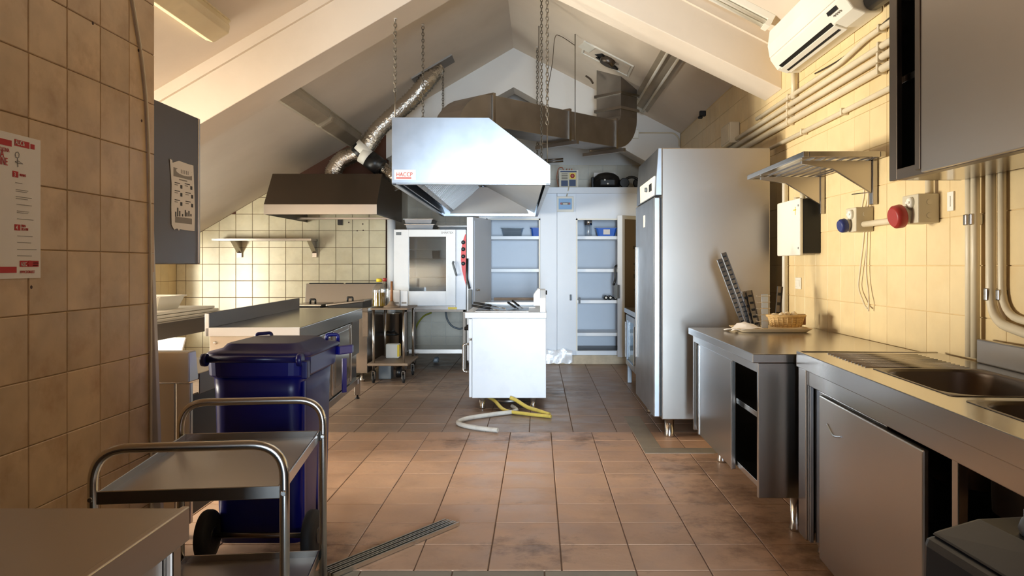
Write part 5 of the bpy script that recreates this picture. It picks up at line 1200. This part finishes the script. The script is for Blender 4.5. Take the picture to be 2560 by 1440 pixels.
at_ = thing('alcove_table', 'steel topped table by the alcove window', 'table', (-3.3, 6.4, 0))
box('top', 'steel', at_, -3.7, -2.80, 5.2, 7.45, .87, .90, .004)
box('front_rim', 'steel_dark', at_, -2.80, -2.786, 5.2, 7.45, .78, .90, .003)
for xx in (-3.66, -2.86):
    for yy in (5.3, 7.38): box('leg', 'steel', at_, xx - .02, xx + .02, yy - .02, yy + .02, 0, .87, .003)
for k, (z0, ln, nm) in enumerate(((.90, 7.30, 'lowest'), (.925, 7.22, 'middle'), (.95, 7.18, 'topmost'))):
    o = MB().box(-3.5, -2.86 - .02 * k, 5.4 + .1 * k, ln, z0, z0 + .022).build('chopping_board', 'white_plastic', None, fix=False, bev=.006, loc=(-3.2, 6.3, z0)); tag(o, nm + ' of the pale chopping boards stacked on the alcove table', 'chopping board', 'chopping boards on the alcove table')
tub('plastic_tub', 'white rectangular tub on the chopping boards', (-3.22, 6.55, .973), .46, .5, .11, 'white_plastic')
# white slanted sheet leaning under the table
o = MB().plate((-3.25, 6.2, .02), (-2.95, 6.2, .02), (-2.80, 6.35, .76), (-3.30, 6.35, .76), .02).build('leaning_panel', 'white_enamel', None, loc=(-3.1, 6.2, 0)); tag(o, 'white panel leaning under the alcove table', 'panel')

# ------------------------------------------------------------------ near table, trolley, bin, loose profiles
nt2 = thing('steel_table', 'steel table with a drawer front in the bottom left corner', 'table', (-1.2, 1.0, 0))
box('top', 'steel_soft', nt2, -1.74, -.622, .3, 1.421, .875, .9, .004)
box('front_edge', 'steel_soft', nt2, -.634, -.620, .3, 1.424, .842, .902, .002)
box('body', 'steel_dark', nt2, -1.72, -.66, .32, 1.405, .15, .875, .003)
box('drawer', 'steel_soft', nt2, -.664, -.642, .35, 1.37, .55, .83, .004)
box('corner_post', 'steel', nt2, -.66, -.628, 1.375, 1.41, .1, .842, .004)
for (x, y) in ((-.70, 1.36), (-1.66, 1.36), (-.70, .4)): MB().lathe([(.03, 0), (.03, .02), (.024, .15)], (x, y, 0), 12).build('foot', 'chrome', nt2)

tc2 = thing('serving_trolley', 'steel serving trolley with two hooped handles before the blue bin', 'trolley', (-.70, 2.21, 0), R(7.0), local=True)
TWd, TL = .50, .735
for k, yy in enumerate((0, TL)):
    MB().tube(arc([(-TWd, yy, .12), (-TWd, yy, .837), (0, yy, .837), (0, yy, .12)], .095, 10), .0135, 14).build('hoop_frame', 'chrome', tc2)
for nm, z in (('top_tray', .70), ('bottom_tray', .26)):
    tt = MB().box(-TWd + .015, -.015, .0, TL, z - .004, z).build(nm, 'steel_soft', tc2, fix=False)
    MB().box(-TWd + .012, -.012, -.006, .0, z - .012, z + .024).box(-TWd + .012, -.012, TL, TL + .006, z - .012, z + .024).box(-TWd + .012, -TWd + .018, 0, TL, z - .012, z + .024).box(-.018, -.012, 0, TL, z - .012, z + .024).build('tray_rim', 'steel', tt, fix=False, bev=.002)
for yy in (0, TL):
    for xx in (-TWd, 0):
        MB().lathe([(.008, -.016), (.006, -.02)], (xx, yy, .705), 10, 'y').build('bolt', 'chrome', tc2)
        c_ = MB().box(xx - .022, xx - .016, yy - .03, yy + .03, .05, .12).box(xx + .016, xx + .022, yy - .03, yy + .03, .05, .12).box(xx - .022, xx + .022, yy - .03, yy + .03, .112, .122).build('castor', 'steel_dark', tc2, fix=False)
        MB().lathe([(.05, -.012), (.055, -.008), (.055, .008), (.05, .012)], (xx, yy, .056), 18, 'x').build('wheel', 'rubber', c_)

bn = thing('wheelie_bin', 'dark blue plastic wheelie bin with its lid closed', 'bin', (-1.285, 3.62, 0), R(0), local=True)
def rr2(hw, y0, y1, z, r, n=5): return rrect(-hw, hw, y0, y1, z, r, n)
bx_ = MB(); bx_.loft([rr2(.195, .07, .52, .05, .05), rr2(.20, .06, .54, .10, .06), rr2(.21, .03, .57, .74, .07), rr2(.214, .02, .58, .83, .07)], smooth=True).build('body', 'bin_blue', bn)
MB().loft([rr2(.225, .01, .60, .82, .08), rr2(.232, .005, .61, .83, .08), rr2(.235, .0, .615, .915, .08), rr2(.228, .005, .605, .92, .08)], smooth=False).build('rim', 'bin_blue', bn, bev=.004)
# lid: overhanging dish with raised plateau
MB().loft([rr2(.24, -.005, .65, .91, .09), rr2(.246, -.01, .66, .922, .09), rr2(.236, .01, .64, .934, .08), rr2(.195, .06, .58, .940, .07), rr2(.172, .085, .53, .966, .06), rr2(.16, .10, .51, .970, .05)], smooth=True).build('lid', 'bin_lid', bn)
MB().tube([(-.21, -.02, .908), (.20, -.02, .908)], .016, 12).build('hinge_bar', 'bin_lid', bn)
for s in (-1, 1):
    MB().lathe([(.028, -.012), (.03, 0), (.028, .012)], (s * .215, -.02, .905), 16, 'x').build('hinge_end', 'bin_lid', bn)
    if s > 0: MB().box(s * .235 - .014, s * .235 + .014, -.03, .02, .82, .90).build('handle_bracket', 'bin_lid', bn, fix=False, bev=.006)
# grip at the far right of the rim and lid tabs
MB().prism([(.22, .56), (.235, .60), (.275, .66), (.30, .66), (.30, .62), (.25, .54)], .865, .91, axis='z').build('side_grip', 'bin_blue', bn, bev=.006)
MB().prism([(.25, .60), (.268, .62), (.272, .615), (.256, .595)], .66, .84, axis='z').build('grip_rib', 'bin_blue', bn)
MB().tube(arc([(-.19, .57, .93), (-.19, .57, .972), (-.11, .57, .978), (-.11, .57, .935)], .015), .009, 8).build('lid_handle', 'bin_lid', bn)
MB().tube(arc([(.17, .60, .93), (.17, .60, .965), (.225, .62, .965), (.225, .62, .925)], .012), .010, 8).build('lid_handle', 'bin_blue', bn)
MB().box(.206, .214, .05, .07, .12, .80).box(.198, .206, .30, .32, .12, .78).build('side_ribs', 'bin_blue', bn, fix=False)
MB().cyl((-.19, -.01, .113), (.25, -.01, .113), .012, n=10).build('axle', 'steel_dark', bn)
for s in (-1, 1):
    w_ = MB().lathe([(.07, -.028), (.107, -.022), (.113, -.012), (.113, .012), (.107, .022), (.07, .028)], (.03 + s * .235, -.01, .113), 24, 'x').build('wheel', 'rubber', bn)
    MB().lathe([(.035, -.032), (.04, 0), (.035, .032)], (.03 + s * .235, -.01, .113), 16, 'x').build('hub', 'black_plastic', w_)

for k, (dx, lab) in enumerate(((0.0, 'farthest'), (.032, 'middle'), (.064, 'nearest'))):
    p0 = Vector((-.47 + dx * .9, 4.13 - dx * .6, 0)); p1 = Vector((-.935 + dx * .9, 3.44 - dx * .6, 0))
    t = thing('metal_profile', lab + ' of three aluminium U profiles lying on the floor', 'profile', (p0 + p1) / 2, 0, 'aluminium profiles on the floor')
    ax = (p1 - p0).normalized(); sd_ = Vector((-ax.y, ax.x, 0)); Z_ = Vector((0, 0, 1))
    for a, b, h0, h1, m in ((-.012, .012, .004, .008, 'black_metal'), (-.014, -.006, .004, .022, 'aluminium'), (.006, .014, .004, .022, 'aluminium')):
        MB().loft([[p0 + sd_ * a + Z_ * h0, p0 + sd_ * b + Z_ * h0, p0 + sd_ * b + Z_ * h1, p0 + sd_ * a + Z_ * h1], [p1 + sd_ * a + Z_ * h0, p1 + sd_ * b + Z_ * h0, p1 + sd_ * b + Z_ * h1, p1 + sd_ * a + Z_ * h1]]).build('web' if m == 'black_metal' else 'flange', m, t)

# ------------------------------------------------------------------ poster and small marks on the near left wall
po = thing('hygiene_poster', 'white poster with red print on the near left tile wall', 'poster', (XL, 2.6, 1.28))
PX = XL + .004
y1p, z0p, z1p = 2.80, 1.287, 1.768
def prect(ya, yb, za, zb, m, nm, x=PX + .0012, par=None): return MB().box(x - .0008, x, ya, yb, za, zb).build(nm, m, po if par is None else par, fix=False)
MB().box(PX - .002, PX, 2.10, y1p, z0p, z1p).build('sheet', 'paper', po, fix=False)
for z in (1.735, 1.318): prect(2.12, 2.645 if z > 1.5 else 2.67, z - .012, z + .008, 'print_red', 'ribbon')
def pY(x): return XL * F / (x - 1345)
def pZ(x, y): return H - (y - 664) * pY(x) / F
def prx(x0, x1, yt, yb_, m, nm): return prect(pY(x0), pY(x1), pZ((x0 + x1) / 2, yb_), pZ((x0 + x1) / 2, yt), m, nm)
prx(33, 70, 352, 368, 'print_red', 'ribbon'); prx(73, 83, 361, 373, 'print_red', 'ribbon')
text('ALIC&', .022, (PX + .002, pY(34), pZ(50, 364)), '+x', 'paper', po, sx=.8)
text('CUCINA', .018, (PX + .002, pY(19), pZ(10, 379)), '+x', 'print_red', po, align='RIGHT', sx=.75)
text('A', .036, (PX + .002, pY(6), pZ(6, 394)), '+x', 'print_red', po, align='RIGHT', sx=.8)
text('INE', .036, (PX + .002, pY(15), pZ(15, 414)), '+x', 'print_red', po, align='RIGHT', sx=.7)
# little cook figure made of strokes replaced by a plain hat-and-tray outline
hh = lambda x, y: (PX + .0015, pY(x), pZ(x, y))
MB().tube([hh(34, 386), hh(36, 381), hh(41, 380), hh(44, 385), hh(43, 394), hh(36, 394), hh(34, 386)], .0008, 5).build('drawing', 'print_dark', po)
MB().tube([hh(34, 404), hh(42, 402), hh(53, 410), hh(40, 408), hh(34, 404)], .0008, 5).build('drawing', 'print_dark', po)
MB().tube([hh(40, 395), hh(40, 404), hh(41, 418)], .0008, 5).build('drawing', 'print_dark', po)
prx(28, 42, 428, 443, 'print_red', 'number_flag'); prx(33, 47, 561, 576, 'print_red', 'number_flag')
text('3', .020, (PX + .002, pY(30), pZ(32, 441)), '+x', 'paper', po); text('4', .020, (PX + .002, pY(35), pZ(37, 574)), '+x', 'paper', po)
text('PREPARATI', .012, (PX + .002, pY(45), pZ(50, 441)), '+x', 'print_red', po, sx=.55)
text('PRIMA', .013, (PX + .002, pY(49), pZ(50, 568)), '+x', 'print_red', po, sx=.65); text('DELLA FINE', .013, (PX + .002, pY(49), pZ(50, 576)), '+x', 'print_red', po, sx=.55)
for k, (x0, x1, y) in enumerate(((35, 52, 457), (36, 67, 475), (36, 64, 479), (36, 76, 493), (36, 66, 497), (38, 76, 512), (39, 69, 528), (39, 67, 532), (40, 80, 548), (40, 78, 590), (40, 74, 606), (40, 88, 623), (40, 76, 639))):
    prx(x0, x1, y, y + 1.3, 'print_grey', 'text_line')
prx(46, 93, 652, 667, 'print_red', 'badge'); text('ALIC', .019, (PX + .002, pY(48), pZ(52, 665)), '+x', 'paper', po, sx=.75)
MB().lathe([(.012, 0), (.012, .0015)], (PX + .0008, pY(71), pZ(71, 659)), 6, 'x').build('badge_hexagon', 'print_red', po)
for k in range(3): prx(78, 92, 655 + k * 4, 656.3 + k * 4, 'paper', 'text_line')
text('WWW.CUCINALIC.IT', .013, (PX + .002, pY(46), pZ(60, 683)), '+x', 'print_red', po, sx=.62)
for k, (x, y) in enumerate(((232, 58), (346, 126), (354, 302), (78, 718), (96, 430))):
    Y_ = pY(x); o = MB().lathe([(.007, 0), (.006, .0012)], (XL, Y_, pZ(x, y)), 10, 'x').build('drill_hole', 'foam_board', wl)
hose('wall_cable', 'thin cable clipped up the near left wall beside the corner strip', [(XL + .008, 3.35, 2.78), (XL + .008, 3.40, 2.55), (XL + .008, 3.52, 2.2), (XL + .008, 3.565, 1.9), (XL + .008, 3.585, 1.4), (XL + .008, 3.59, .6), (XL + .008, 3.59, .05)], .006, 'pvc_pipe', 'cable')
for k, (x_, y_) in enumerate(((846, 555), (872, 556), (893, 577), (907, 560), (908, 576))):
    p = at(x_, y_, YG); MB().lathe([(.010, 0), (.009, -.0015)], (p[0], YG, p[2]), 8, 'y').build('drill_hole', 'foam_board', wb)
